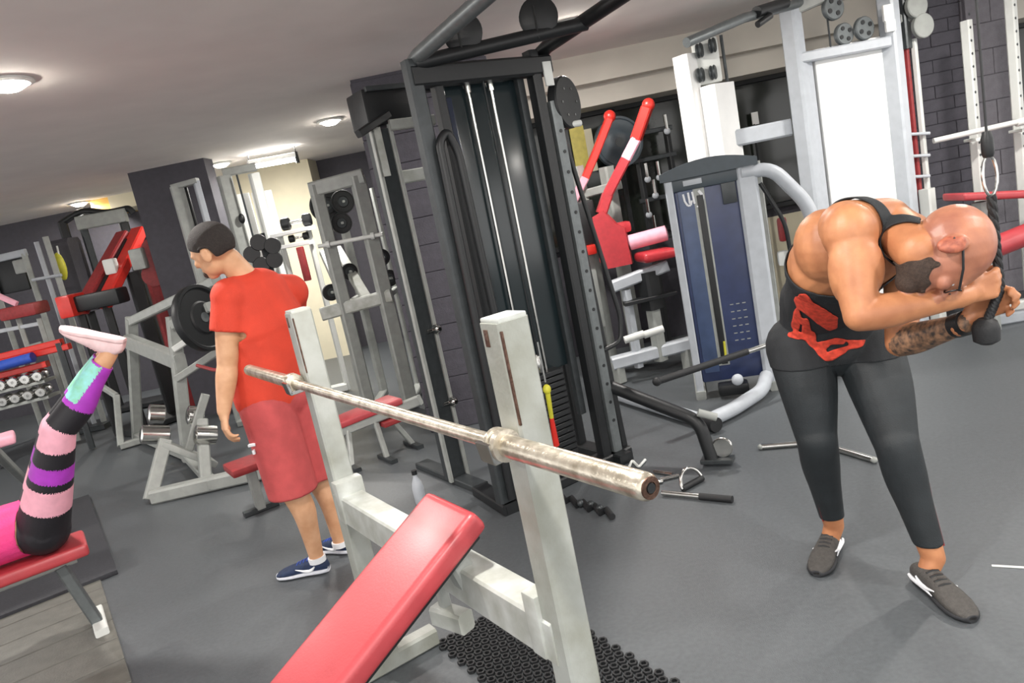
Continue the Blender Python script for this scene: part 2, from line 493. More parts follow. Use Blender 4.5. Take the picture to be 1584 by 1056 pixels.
# ------------------------------------------------------------------ black cable tower
O = Vector((-.21, 3.72, 0)); TW = .78
def T(u, v, z): return O + B*u + A*v + UPZ*z
tw = thing('cable_tower', 'tall black cable tower with smoked shroud and two chrome guide rods', 'gym machine', T(TW/2, .2, 0))
MB().beam(T(0, 0, 0.04), T(0, 0, 2.33), .075, .075, up=A).build('post', 'dark_metal', tw)
MB().beam(T(.13, .02, 0.04), T(.13, .02, 2.22), .05, .06, up=A).build('post', 'black', tw)
MB().beam(T(.17, .30, 0.04), T(.17, .30, 2.27), .06, .06, up=A).build('post', 'black', tw)
MB().beam(T(TW-.06, 0, 0.04), T(TW-.06, 0, 2.33), .06, .075, up=A).build('post', 'black', tw)
MB().beam(T(TW, .30, 0.04), T(TW, .30, 2.28), .07, .07, up=A).build('post', 'black', tw)
rp = MB().beam(T(TW+.015, -.02, 0.04), T(TW+.015, -.02, 2.06), .062, .055, up=A).build('post', 'grey_metal', tw, label='grey adjustment post with a column of holes')
for k in range(16):
    MB().lathe([(.010, -.0015), (.010, .001)], T(TW+.015, -.0485, .25 + .11*k), A, 10).build('pin_hole', 'black', rp)
MB().beam(T(TW+.095, .01, .04), T(TW+.03, .01, 2.04), .045, .05, up=A).build('post', 'black', tw)
sh = MB().rbox(T(TW/2+.05, .09, 1.42), (TW-.26, .05, 1.58), (B, A, UPZ), .008).build('shroud', 'smoke', tw)
MB().rbox(T(.185, .055, 1.35), (.06, .03, 1.60), (B, A, UPZ), .008).build('shroud_edge', 'smoke_blue', sh)
MB().rbox(T(TW-.13, .05, 1.30), (.045, .04, 1.95), (B, A, UPZ), .008).build('shroud_edge', 'dark_metal', sh)
for u in (.315, .455):
    MB().tube([T(u, .035, .1), T(u, .035, 2.20)], .0085, 14).build('guide_rod', 'chrome', tw)
    MB().lathe([(.016, 0), (.016, .05)], T(u, .035, 2.16), UPZ, 16).build('rod_cap', 'chrome', tw)
for k in range(16):
    MB().rbox(T(.385, .035, .12 + .034*k), (.30, .09, .029), (B, A, UPZ), .004, 1).build('weight_plate', 'black', tw)
MB().tube([T(.385, -.012, .66), T(.385, -.012, 2.2)], .004, 8).build('cable', 'black', tw)
MB().lathe([(.018, 0), (.028, .02), (.028, .06), (.012, .10)], T(.385, .0, .66), UPZ, 16).build('stack_head', 'chrome', tw)
MB().beam(T(-.03, 0, .03), T(TW+.10, 0, .03), .12, .06).build('base', 'black', tw)
MB().beam(T(0, -.06, .03), T(.05, .34, .03), .10, .06).build('base', 'black', tw)
MB().beam(T(TW, -.12, .03), T(TW, .38, .03), .10, .06).build('base', 'black', tw)
MB().beam(T(-.02, 0, 2.25), T(TW+.04, 0, 2.25), .09, .10).build('top_beam', 'black', tw)
MB().beam(T(.14, .30, 2.27), T(TW, .30, 2.25), .07, .07).build('top_beam', 'black', tw)
MB().beam(T(.0, 0, 2.27), T(.17, .31, 2.27), .05, .06).build('top_beam', 'black', tw)
# overhead tubes that run forwards over the floor, and their cross tube
for u in (.03, TW+.03):
    MB().tube([T(u, .06, 2.31), T(u, -.05, 2.34), T(u, -1.25, 2.46)], .037, 16).build('overhead_tube', 'grey_metal' if u < .1 else 'black', tw)
MB().tube([T(.02, -.02, 2.31), T(TW+.04, -.36, 2.36)], .034, 14).build('cross_tube', 'black', tw)
for u in (.25, .60):
    c = T(u, -.02 - .34*(u - .02)/TW, 2.40 + .04*u)
    pu = MB().lathe([(.010, -.022), (.085, -.020), (.095, -.014), (.082, 0), (.095, .014), (.085, .020), (.010, .022)], c, (A*.85 + B*.5), 28).build('pulley', 'black', tw)
    MB().beam(c - B*.03 - UPZ*.10, c - B*.03 + UPZ*.05, .03, .006, up=B).build('pulley_fork', 'black', pu)
# large black disc with bolts beside the right post
c = T(TW+.13, .02, 2.05)
dk = MB().lathe([(.02, -.03), (.135, -.028), (.142, -.02), (.142, .02), (.135, .028), (.02, .03)], c, (A*.92 - B*.38), 36).build('cam_disc', 'black', tw)
for k in range(6):
    an = k*math.pi/3
    MB().lathe([(.007, -.034), (.007, -.026)], c + (B*.92+A*.38)*(.08*math.cos(an)) + UPZ*(.08*math.sin(an)), (A*.92 - B*.38), 10).build('bolt', 'chrome', dk)
MB().rbox(T(TW+.0, -.045, 2.20), (.055, .012, .125), (B, A, UPZ), .003).build('sticker', 'white', tw, label='small white sticker')
MB().tube([T(TW+.06, .02, 1.93), T(TW+.20, .0, 1.93)], .018, 12).build('roller', 'white', tw)
# bent black bar behind the left post
MB().tube(bent([T(.015, -.06, .08), T(.03, -.06, 1.93), T(.085, -.06, 1.98), T(.125, -.06, 1.88), T(.155, -.06, .08)], .05), .022, 12).build('bent_bar', 'black', tw)
# low pulley arm
la0 = T(TW+.06, .0, .44); la1 = Vector((.90, 3.80, .25)); la2 = Vector((.93, 3.76, .02))
MB().tube(bent([la0, la1, la2], .07), .036, 16).build('low_arm', 'black', tw)
MB().lathe([(.01, -.012), (.05, -.012), (.055, -.006), (.045, 0), (.055, .006), (.05, .012), (.01, .012)], la2 + Vector((.06, -.01, .075)), Vector((.4, 1, 0)), 24).build('low_pulley', 'chrome', tw)
MB().beam(la2 + Vector((-.05, .03, .012)), la2 + Vector((.1, -.05, .012)), .08, .024).build('foot_plate', 'dark_metal', tw)
MB().tube([la1 + Vector((.0, -.01, .05)), la1 + Vector((.09, -.03, .01))], .022, 12).build('low_stop', 'paint_grey', tw)
# side handle near the post
MB().tube(bent([T(TW+.05, -.03, .66), T(TW+.17, -.05, .68), T(TW+.20, -.05, .82), T(TW+.16, -.02, 1.2), T(TW+.05, .0, 1.95)], .05), .014, 10).build('side_handle', 'black', tw)

# coloured strap hanging in front of the tower's stack
s0 = at(846, 602, 3.78); s1 = at(860, 688, 3.86)
st = thing('hanging_strap', 'yellow and red strap hanging in front of the dark weight stack', 'strap', s1)
MB().tube([s0 + UPZ*.26, s0 + UPZ*.04], .006, 8).build('cord', 'chrome', st)
MB().ell(s0, (.022, .022, .028)).build('grip', 'yellow', st)
MB().tube([s0 - UPZ*.02, s0*.5 + s1*.5], [.014, .012], 10).build('strap_band', 'yellow', st)
MB().tube([s0*.5 + s1*.5, s1], [.012, .020], 10).build('strap_tail', 'red_paint', st)

# ------------------------------------------------------------------ handles and bars lying on the floor by the tower
h = thing('straight_bar', 'short chrome pull bar with black grip lying by the low pulley', 'cable handle', fl(1075, 766))
a0, a1 = fl(1024, 762, .018), fl(1133, 772, .018)
MB().tube([a0, a0*.45 + a1*.55], .013, 14).build('bar', 'chrome', h)
MB().tube([a0*.45 + a1*.55, a1], .017, 14).build('grip', 'rubber', h)
h = thing('stirrup_handle', 'chrome stirrup handle with black grip lying on the floor by the low pulley', 'cable handle', fl(1075, 750))
cs = fl(1072, 752, 0)
pts = [cs + B*(.075*math.cos(t_))+ A*(.03*math.sin(t_))*1.0 + UPZ*(.015 + .075*max(0, math.sin(t_))) for t_ in [math.pi*i/10 for i in range(11)]]
MB().tube(pts, .009, 12).build('loop', 'chrome', h)
MB().tube([cs - B*.075 + UPZ*.017, cs + B*.075 + UPZ*.017], .016, 14).build('grip', 'rubber', h)
h = thing('chain_link_handle', 'small chrome carabiner and link lying by the stirrup handle', 'cable handle', fl(1035, 735))
for (xa, ya), (xb, yb) in (((1012, 729), (1040, 733)), ((1020, 742), (1050, 735)), ((1002, 748), (1025, 744))):
    MB().tube([fl(xa, ya, .012), fl(xb, yb, .012)], .010, 10).build('link', 'chrome', h)
h = thing('double_hook', 'small pale double hook lying beside the foot of the tower', 'cable handle', fl(984, 716))
MB().tube(bent([fl(972, 724, .010), fl(978, 712, .010), fl(988, 722, .010), fl(998, 711, .010)], .02), .008, 10).build('hook', 'white', h)
h = thing('coiled_rope', 'dark coiled rope on the floor in front of the tower base', 'rope', fl(905, 770))
MB().tube([fl(866 + 9*i, 768 + 3.0*i + (4 if i % 2 else -4), .018) for i in range(10)], .017, 10).build('coil', 'rubber', h)
for x, y in ((898, 778), (914, 780), (928, 786)):
    MB().ell(fl(x, y, .026), (.02, .02, .02), n=10, m=6).build('bead', 'dark_metal', h)
# angled chrome bar behind the bald man's legs
h = thing('angled_bar', 'bent silver pull bar lying on the floor behind the bald man', 'cable handle', fl(1265, 690))
MB().tube(bent([fl(1177, 691, .016), fl(1262, 684, .016), fl(1352, 711, .016)], .05), .016, 14).build('bar', 'chrome', h)
for q in (fl(1177, 691, .016), fl(1352, 711, .016)):
    MB().ell(q, (.018, .018, .016), n=12, m=7).build('end_cap', 'paint_grey', h)
# ------------------------------------------------------------------ rack post between the bench and the block column
def bm_(p, q, w, h, name, m, par, up=UPZ):
    return MB().beam(p, q, w, h, up=up).build(name, m, par)
RB = fl(706, 742)
rk = thing('rack_post', 'dark steel rack post with silver edges and black head before the block column', 'gym machine', RB)
def R_(u, v, z): return RB + B*u + A*v + UPZ*z
bm_(R_(0, 0, .02), R_(0, 0, 2.12), .115, .10, 'post', 'dark_metal', rk, up=A)
for u in (-.058, .058):
    bm_(R_(u, -.05, .02), R_(u, -.05, 2.13), .022, .03, 'edge_strip', 'paint_grey', rk, up=A)
bm_(R_(-.035, -.055, 1.86), R_(-.035, -.055, 2.13), .06, .02, 'face_plate', 'paint_white', rk, up=A)
bm_(R_(0, -.30, .02), R_(0, .45, .02), .10, .04, 'foot', 'dark_metal', rk)
hd = MB().rbox(R_(.10, .05, 2.24), (.34, .22, .20), (B, A, UPZ), .012).build('head', 'black', rk)
MB().rbox(R_(.10, -.07, 2.335), (.30, .03, .03), (B, A, UPZ), .005).build('head_rim', 'dark_metal', hd)
bm_(R_(-.16, -.10, 2.10), R_(.06, -.06, 2.19), .05, .04, 'arm', 'black', rk)
bm_(R_(.05, -.06, 2.13), R_(.34, -.06, 2.13), .05, .06, 'cross_tube', 'paint_grey', rk)
bm_(R_(.05, .02, 1.845), R_(.30, .02, 1.845), .05, .075, 'cross_plate', 'paint_white', rk)
for z in (.50, .95):
    MB().lathe([(.012, 0), (.03, .004), (.03, .02), (.012, .05)], R_(.06, -.06, z), -A, 16).build('adjust_knob', 'chrome', rk)
    MB().tube([R_(.0, -.06, z), R_(.09, -.07, z)], .01, 10).build('peg', 'chrome', rk)

# ------------------------------------------------------------------ red bench with grey frame behind the incline bench
rb = thing('flat_bench', 'low bench with red pad and grey frame beside the squat rack', 'bench', fl(606, 712))
q0, q1 = at(516, 672, 5.2), at(650, 618, 5.0)
bm_(q0, q1, .06, .07, 'frame_rail', 'paint_grey', rb)
d_ = (q1 - q0).normalized()
MB().rbox((q0*.55 + q1*.45) + UPZ*.055 - d_*.05 + A*.06, (.60, .24, .045), (d_, A, UPZ), .015, 3).build('pad', 'red_vinyl', rb)
MB().rbox((q0*.35 + q1*.65) - UPZ*.06 + d_*.02, (.22, .14, .04), (d_, A, UPZ), .012, 3).build('lower_pad', 'red_dull', rb)
for px_, py_ in ((600, 712), (640, 690), (545, 725)):
    f_ = fl(px_, py_, 0); tt = (f_ - q0).dot(d_) / (q1 - q0).length
    tt = max(.05, min(.95, tt))
    bm_(q0*(1-tt) + q1*tt, f_ + UPZ*.015, .035, .035, 'leg', 'paint_grey', rb, up=A)
    bm_(f_ + UPZ*.015 - A*.12, f_ + UPZ*.015 + A*.12, .05, .03, 'foot', 'dark_metal', rb)
# clear bottle standing behind the pad
bo = thing('water_bottle', 'clear water bottle with dark cap standing behind the incline pad', 'bottle', fl(652, 778))
q = fl(652, 778)
MB().lathe([(.030, 0), (.034, .008), (.034, .10), (.028, .13), (.013, .165), (.013, .18)], q, UPZ, 18).build('body', 'paint_lgrey', bo)
MB().lathe([(.016, .18), (.016, .205)], q, UPZ, 16).build('cap', 'black', bo)

# ------------------------------------------------------------------ squat rack behind the man in red
sr = thing('squat_rack', 'pale grey squat rack with a white bar across it by the pale wall', 'gym machine', Vector((at(560, 600, 6.4).x, 6.4, 0)))
YS = 6.3
def vpost(x, y, Y, w, h, name, m, par, z1=None, z0=.02, dz=0):
    p = at(x, y, Y); top_z = p.z if z1 is None else z1
    return MB().beam((p.x, p.y, z0), (p.x, p.y, top_z), w, h, up=A).build(name, m, par)
vpost(487, 286, YS, .10, .08, 'post', 'paint_grey', sr)
vpost(552, 272, YS, .12, .08, 'post', 'paint_grey', sr)
vpost(520, 300, 7.0, .07, .07, 'post', 'paint_grey', sr)
vpost(578, 290, 7.0, .07, .07, 'post', 'paint_grey', sr)
bm_(at(480, 294, YS), at(562, 272, YS), .08, .12, 'top_beam', 'paint_grey', sr)
bm_(at(498, 486, YS), at(606, 456, YS), .09, .11, 'mid_beam', 'paint_white', sr)
bm_(at(520, 384, 6.8), at(572, 470, 6.4), .09, .05, 'brace', 'paint_white', sr)
bm_(at(500, 390, 6.9), at(540, 480, 6.4), .07, .05, 'brace', 'paint_grey', sr)
for x0, y0, x1, y1 in ((487, 286, 520, 300), (552, 272, 578, 290)):
    p, q = at(x0, y0, YS), at(x1, y1, 7.0)
    bm_(Vector((p.x, p.y, .04)), Vector((q.x, q.y, .04)), .08, .06, 'base_rail', 'paint_grey', sr)
    bm_(Vector((p.x, p.y, 1.0)), Vector((q.x, q.y, 1.0)), .05, .05, 'side_rail', 'paint_grey', sr)
rbb = thing('rack_barbell', 'thin white barbell lying across the pale grey squat rack', 'barbell', at(540, 370, 6.235))
p, q = at(492, 381, 6.235), at(592, 362, 6.235)
MB().tube([p, q], .017, 12).build('shaft', 'white', rbb)
for e, s in ((p, 1), (q, -1)):
    MB().lathe([(.03, 0), (.03, .03)], e + (q-p).normalized()*s*.07, (q-p)*s, 16).build('collar', 'white', rbb)
# dark plates stored on the rack
def plate(x, y, Y, r, ax, label, grp='weight plates stored on pegs', th=.04, m='rubber', m2='dark_metal'):
    c = at(x, y, Y)
    t = thing('weight_plate', label, 'weight plate', c, grp)
    MB().lathe([(.028, -th*.5), (r*.45, -th*.5), (r*.5, -th*.35), (r*.86, -th*.35), (r*.90, -th*.5), (r*.98, -th*.5), (r, -th*.35), (r, th*.35), (r*.98, th*.5), (r*.90, th*.5), (r*.86, th*.35), (r*.5, th*.35), (r*.45, th*.5), (.028, th*.5)], c, ax, 32).build('disc', m, t)
    MB().lathe([(.026, -th*.55), (.040, -th*.55), (.040, th*.55), (.026, th*.55)], c, ax, 18).build('hub', m2, t)
    return t
for i, (x, y, Y, r) in enumerate(((506, 318, 6.60, .15), (530, 312, 6.50, .10), (528, 345, 6.44, .09))):
    plate(x, y, Y, r, Vector((.35, -.9, 0)), ['large dark weight plate hung high on the squat rack', 'small dark weight plate hung beside the large one on the squat rack', 'small dark weight plate hung lowest on the squat rack'][i])
    c = at(x, y, Y); bm_(c + Vector((-.05, .16, 0)), c + Vector((.02, -.05, 0)), .02, .02, 'plate_peg', 'paint_grey', sr)
for i, (x, y) in enumerate(((540, 420), (602, 430), (512, 452), (590, 398))):
    plate(x, y, 6.6, .075, Vector((.5, -.85, 0)), 'small dark plate on a low peg of the squat rack')
    c = at(x, y, 6.6); bm_(c + Vector((-.1, .2, 0)), c + Vector((.03, -.06, 0)), .02, .02, 'plate_peg', 'paint_grey', sr)
# white multi-station with cable column left of the rack
wm = thing('white_multi_gym', 'white multi gym with tall posts and cable before the pale wall', 'gym machine', floor_of(at(400, 420, 7.6)))
vpost(346, 272, 7.5, .13, .10, 'post', 'paint_grey', wm)
vpost(392, 268, 7.7, .10, .10, 'post', 'white', wm)
vpost(372, 300, 7.75, .16, .05, 'stack_cover', 'white_bright', wm)
vpost(404, 296, 7.8, .20, .05, 'stack_cover', 'white_bright', wm)
p = at(366, 270, 7.45); MB().tube([p, Vector((p.x, p.y, .5))], .010, 8).build('cable', 'dark_metal', wm)
p = at(374, 338, 7.45); MB().ell(p, (.03, .03, .05)).build('cable_stop', 'black', wm)
bm_(at(344, 268, 7.5), at(396, 258, 7.6), .08, .08, 'top_beam', 'paint_grey', wm)
bm_(at(425, 365, 7.6), at(482, 352, 7.5), .18, .04, 'shelf', 'white_bright', wm)
bm_(at(425, 384, 7.6), at(482, 374, 7.5), .12, .04, 'shelf', 'white_bright', wm)
for x, y in ((432, 362), (476, 352)): vpost(x, y, 7.6, .05, .05, 'leg', 'white', wm)
bm_(at(430, 396, 7.2), at(452, 470, 7.1), .05, .05, 'brace', 'white_bright', wm)
bm_(at(430, 396, 7.2), at(405, 470, 7.1), .05, .05, 'brace', 'white', wm)
vpost(430, 396, 7.2, .04, .04, 'leg', 'white', wm)
MB().rbox(at(470, 408, 7.4), (.07, .05, .34), bev=.01).build('back_pad', 'red_dull', wm)
bm_(Vector((at(346, 272, 7.5).x, 7.5, .05)), Vector((at(476, 352, 7.6).x, 7.6, .05)), .1, .08, 'base_rail', 'white', wm)
bm_(Vector((at(346, 272, 7.5).x, 7.5, .05)), Vector((at(430, 396, 7.2).x, 7.2, .05)), .1, .08, 'base_rail', 'white', wm)
def dumbbell(p, ax, L=.26, r=.055, m='black', mh='chrome', label='', grp=None):
    p = Vector(p); ax = Vector(ax).normalized()
    t = thing('dumbbell', label, 'dumbbell', p, grp)
    MB().tube([p - ax*L*.5, p + ax*L*.5], r*.3, 10).build('handle', mh, t)
    for s in (-1, 1):
        MB().lathe([(r*.7, 0), (r, L*.04), (r, L*.26), (r*.8, L*.3)], p + ax*s*L*.2, ax*s, 14).build('weight', m, t)
    return t
dumbbell(at(425, 365, 7.6).lerp(at(482, 352, 7.5), .65) + UPZ*.087, (1, .1, 0), .30, .065, label='black dumbbell lying on the upper white shelf')
dumbbell(at(425, 384, 7.6).lerp(at(482, 374, 7.5), .70) + UPZ*.066, (1, .1, 0), .20, .038, label='black dumbbell lying on the lower white shelf')
# plate tree behind the shoulder of the man in red
pt = thing('plate_tree', 'black rosette of plates on a post behind the man in red', 'weight rack', floor_of(at(408, 392, 6.0)))
pc = at(408, 392, 6.0)
bm_(Vector((pc.x, pc.y+.06, 0.02)), Vector((pc.x, pc.y+.06, pc.z + .16)), .05, .05, 'post', 'dark_metal', pt, up=A)
MB().rbox((pc.x, pc.y+.06, .015), (.4, .4, .03), bev=.005).build('base', 'dark_metal', pt)
for k in range(5):
    an = k*2*math.pi/5 + .5
    c = pc + Vector((math.cos(an)*.095, 0, math.sin(an)*.095))
    MB().lathe([(.012, -.03), (.062, -.03), (.066, -.02), (.066, .02), (.062, .03), (.012, .03)], c, Vector((.3, -.95, 0)), 20).build('plate', 'black', pt)
# lat machine frame in front of the plain column
lf = thing('lat_machine', 'narrow pale grey machine frame standing before the plain dark column', 'gym machine', floor_of(at(290, 420, 7.1)))
vpost(273, 288, 7.1, .11, .10, 'post', 'paint_grey', lf)
vpost(303, 280, 7.1, .05, .08, 'post', 'paint_lgrey', lf)
bm_(at(267, 290, 7.1), at(306, 279, 7.1), .09, .05, 'top_beam', 'paint_grey', lf)
p, q = at(273, 288, 7.1), at(303, 280, 7.1)
bm_(Vector((p.x, p.y, .03)), Vector((q.x, q.y, .03)), .3, .06, 'base', 'paint_grey', lf)
MB().rbox(at(294, 345, 7.16), (.13, .03, .7), bev=.01).build('panel', 'black', lf)

# ------------------------------------------------------------------ plate-loaded machine left of the man in red
gm = thing('plate_loaded_machine', 'grey plate loaded machine with chrome foot rollers beside the man in red', 'gym machine', fl(240, 760))
f0 = fl(232, 773, .03); f1 = fl(410, 728, .06)
bm_(fl(236, 768, .05), f1, .10, .10, 'base_rail', 'paint_grey', gm)
bm_(f0, at(256, 680, 5.35), .09, .07, 'front_leg', 'paint_grey', gm, up=A)
fbB = fl(292, 712, .02); tB = at(267, 490, 6.05)
bm_(fbB, tB, .10, .10, 'post', 'paint_grey', gm, up=A)
fbA = fl(213, 678, .02); tA = at(203, 492, 7.0)
bm_(fbA, tA, .10, .10, 'post', 'paint_grey', gm, up=A)
bm_(at(203, 497, 7.0), at(335, 434, 6.1), .09, .08, 'upper_arm', 'paint_grey', gm)
bm_(at(200, 528, 6.95), at(280, 560, 6.0), .09, .14, 'cross_beam', 'paint_grey', gm)
bm_(at(268, 502, 6.0), at(325, 474, 5.9), .08, .08, 'plate_arm', 'paint_grey', gm)
bm_(at(270, 540, 6.0), at(315, 510, 5.95), .05, .05, 'plate_peg', 'white', gm)
bm_(at(275, 585, 6.0), at(350, 535, 5.9), .06, .06, 'side_arm', 'paint_grey', gm)
bm_(fl(186, 690, .04), fl(240, 674, .04), .08, .06, 'foot', 'paint_grey', gm)
bm_(fl(187, 690, .04), at(180, 612, 7.3), .06, .06, 'brace', 'paint_grey', gm, up=A)
bm_(at(180, 612, 7.3), at(155, 596, 7.4), .05, .05, 'brace', 'paint_grey', gm)
bm_(fbB + UPZ*.04, fbA + UPZ*.04, .08, .06, 'base_rail', 'paint_grey', gm)
bm_(fbB + UPZ*.04, fl(330, 748, .06), .08, .06, 'base_rail', 'paint_grey', gm)
sd = (at(330, 690, 5.55) - at(240, 655, 5.4)).normalized()
MB().rbox(at(290, 700, 5.45), (.42, .22, .05), (sd, A, sd.cross(A)), .012).build('foot_plate', 'paint_grey', gm)
for x, y, L in ((240, 672, .20), (318, 672, .16), (242, 640, .12), (302, 642, .12)):
    c = at(x, y, 5.40 if y > 650 else 5.55)
    MB().lathe([(.05, -L/2), (.072, -L/2 + .01), (.072, L/2 - .01), (.05, L/2)], c, Vector((.8, .5, -.35)), 20).build('roller', 'chrome', gm)
bm_(at(318, 610, 5.5), at(292, 695, 5.45), .06, .04, 'lever', 'paint_grey', gm, up=A)
bm_(at(312, 650, 5.5), fl(318, 742, .06), .08, .08, 'seat_post', 'paint_grey', gm, up=A)
MB().tube([at(305, 565, 5.8), at(330, 572, 5.6), at(350, 572, 5.4)], .014, 8).build('handle', 'red_dull', gm)
plate(312, 492, 5.85, .27, Vector((.93, -.35, .12)), 'big black weight plate on the grey plate loaded machine', None, th=.07, m='black', m2='grey_metal')
lg = thing('low_stool', 'small grey stool foot standing behind the knees of the man in red', 'stool', fl(405, 790))
c = fl(405, 790)
bm_(c + UPZ*.02, c + UPZ*.30, .06, .06, 'post', 'paint_grey', lg, up=A)
MB().rbox(c + UPZ*.32, (.26, .26, .05), (B, A, UPZ), .015).build('seat', 'red_dull', lg)
bm_(c + UPZ*.018 - B*.11, c + UPZ*.018 + B*.11, .05, .036, 'foot', 'dark_metal', lg)

# ------------------------------------------------------------------ red leg press by the plain column
lp = thing('leg_press', 'red and black leg press sled with a steep rail by the dark column', 'gym machine', floor_of(at(170, 450, 7.9)))
for (x0, y0), (x1, y1), m in (((192, 362), (124, 482), 'red_dull'), ((216, 356), (160, 472), 'red_paint')):
    bm_(at(x0, y0, 8.3), at(x1, y1, 7.6), .17, .10, 'rail', m, lp)
bm_(at(196, 372, 8.2), at(146, 470, 7.62), .06, .06, 'rail_seam', 'black', lp)
MB().rbox(at(172, 412, 7.85), (.12, .10, .16), bev=.02).build('sled_glint', 'white', lp)  # white box put in for the bright reflection on the red sled
MB().rbox(at(150, 464, 7.55), (.55, .25, .16), bev=.03).build('seat', 'black', lp)
MB().rbox(at(112, 472, 7.5), (.14, .3, .22), bev=.02).build('end_stop', 'red_paint', lp)
for x, y, Y, m in ((222, 352, 8.35, 'black'), (244, 365, 8.2, 'black'), (205, 420, 8.1, 'black'), (234, 420, 8.0, 'red_dull')):
    vpost(x, y, Y, .14, .14, 'post', m, lp)
for x, y in ((238, 385), (242, 405), (238, 425)):
    MB().lathe([(.02, -.03), (.12, -.03), (.12, .03), (.02, .03)], at(x, y, 7.95), Vector((.4, -.9, 0)), 20).build('loaded_plate', 'red_dull', lp)
MB().rbox(at(218, 400, 7.9), (.14, .2, .22), bev=.02).build('counterweight', 'paint_grey', lp)
for x, y in ((124, 482), (165, 474)):
    vpost(x, y, 7.65, .08, .08, 'leg', 'black', lp)
p, q = at(130, 480, 7.62), at(230, 400, 8.2)
bm_(Vector((p.x, p.y, .04)), Vector((q.x, q.y, .04)), .5, .06, 'base', 'black', lp)
# black functional trainer with an arched top
ft = thing('functional_trainer', 'black functional trainer with an arched top before the far wall', 'gym machine', floor_of(at(120, 420, 9.2)))
vpost(96, 344, 9.2, .10, .10, 'post', 'black', ft); vpost(124, 336, 9.2, .08, .10, 'post', 'dark_metal', ft); vpost(188, 334, 9.2, .10, .10, 'post', 'black', ft)
MB().tube(bent([at(94, 346, 9.2), at(128, 324, 9.2), at(165, 330, 9.2), at(200, 322, 9.2), at(206, 330, 9.2)], .2), .04, 12).build('arch', 'black', ft)
bm_(at(120, 346, 9.15), at(195, 332, 9.15), .08, .16, 'header', 'paint_grey', ft)
bm_(at(100, 430, 9.1), at(130, 424, 9.1), .3, .9, 'stack_cover', 'wall_dark', ft)
p, q = at(96, 344, 9.2), at(188, 334, 9.2)
bm_(Vector((p.x, p.y, .04)), Vector((q.x, q.y, .04)), .4, .06, 'base', 'black', ft)
# far cable column with two pale posts
fc = thing('far_cable_column', 'pair of pale posts with a cross bar before the far wall', 'gym machine', floor_of(at(80, 450, 8.4)))
vpost(56, 374, 8.4, .05, .06, 'post', 'paint_lgrey', fc); vpost(70, 366, 8.4, .06, .06, 'post', 'paint_grey', fc)
MB().tube([at(50, 433, 8.35), at(95, 425, 8.35)], .018, 10).build('cross_bar', 'paint_lgrey', fc)
p, q = at(56, 374, 8.4), at(70, 366, 8.4)
bm_(Vector((p.x-.1, p.y, .03)), Vector((q.x+.1, q.y, .03)), .4, .06, 'base', 'dark_metal', fc)
yb = thing('yellow_sandbag', 'yellow bag hung on a hook by the far pale posts', 'bag', at(94, 410, 8.55))
MB().ell(at(94, 412, 8.55), (.055, .05, .16)).build('bag', 'yellow', yb)
MB().tube([at(92, 398, 8.55), at(88, 380, 8.55)], .01, 8).build('strap', 'white', yb)
# far smith rack at the left edge
fs_ = thing('far_smith_rack', 'pale frame with dark panel at the far wall beside the pale posts', 'gym machine', floor_of(at(20, 450, 8.6)))
vpost(37, 392, 8.6, .06, .06, 'post', 'paint_grey', fs_); vpost(-20, 405, 8.6, .06, .06, 'post', 'paint_grey', fs_)
bm_(at(-20, 404, 8.6), at(40, 390, 8.6), .06, .08, 'top_beam', 'paint_lgrey', fs_)
MB().rbox(at(18, 425, 8.65), (.35, .06, .40), bev=.02).build('panel', 'black', fs_)
MB().rbox(at(32, 412, 8.6), (.14, .05, .16), bev=.02).build('pad', 'paint_grey', fs_)
# red bench at the far left
rb2 = thing('far_red_bench', 'small bench with dark red pad before the far pale frame', 'bench', floor_of(at(38, 520, 7.8)))
MB().rbox(at(38, 480, 7.8), (.38, .28, .13), bev=.03).build('pad', 'red_dull', rb2)
for x in (28, 60): vpost(x, 492, 7.8, .05, .05, 'leg', 'paint_grey', rb2)
bm_(at(-8, 455, 7.7), at(26, 470, 7.7), .05, .05, 'back_bar', 'pink_pale', rb2)
bm_(at(0, 512, 7.8), at(62, 500, 7.8), .05, .04, 'brace', 'paint_lgrey', rb2)
bm_(at(45, 536, 7.8), at(66, 530, 7.8), .05, .04, 'brace', 'paint_grey', rb2)
# dumbbell rack with red rails and a blue roll
dr = thing('dumbbell_rack', 'long low rack with red rails standing on the mats at the wall', 'weight rack', fl(20, 655))
YR = 7.3
for (xa, ya), (xb, yb_) in (((-60, 566), (96, 528)), ((-60, 574), (108, 535)), ((-60, 596), (74, 562))):
    bm_(at(xa, ya, YR), at(xb, yb_, YR), .07, .06, 'rail', 'red_paint', dr)
bm_(at(-60, 620, YR), at(78, 586, YR), .20, .03, 'shelf', 'paint_grey', dr)
bm_(at(-60, 646, YR), at(84, 610, YR), .20, .03, 'shelf', 'paint_grey', dr)
for x, y in ((90, 530), (-50, 564)): vpost(x, y, YR, .06, .10, 'post', 'dark_metal', dr)
fr = thing('foam_roll', 'blue foam roll lying between the red rails of the rack', 'foam roll', at(10, 566, YR - .06))
MB().lathe([(.02, 0), (.05, .004), (.05, .60), (.02, .604)], at(-40, 577, YR - .09), at(48, 553, YR - .09) - at(-40, 577, YR - .09), 18).build('roll', 'blue', fr)
for i in range(5):
    p = at(-60, 620, YR).lerp(at(78, 586, YR), .38 + .135*i) + UPZ*.066
    dumbbell(p, (.25, -1, 0), .26, .05, 'chrome', label='chrome dumbbell lying on the upper shelf of the red railed rack', grp='chrome dumbbells on the upper rack shelf')
for i in range(5):
    p = at(-60, 646, YR).lerp(at(84, 610, YR), .38 + .135*i) + UPZ*.066
    dumbbell(p, (.25, -1, 0), .26, .05, 'chrome', label='chrome dumbbell lying on the lower shelf of the red railed rack', grp='chrome dumbbells on the lower rack shelf')
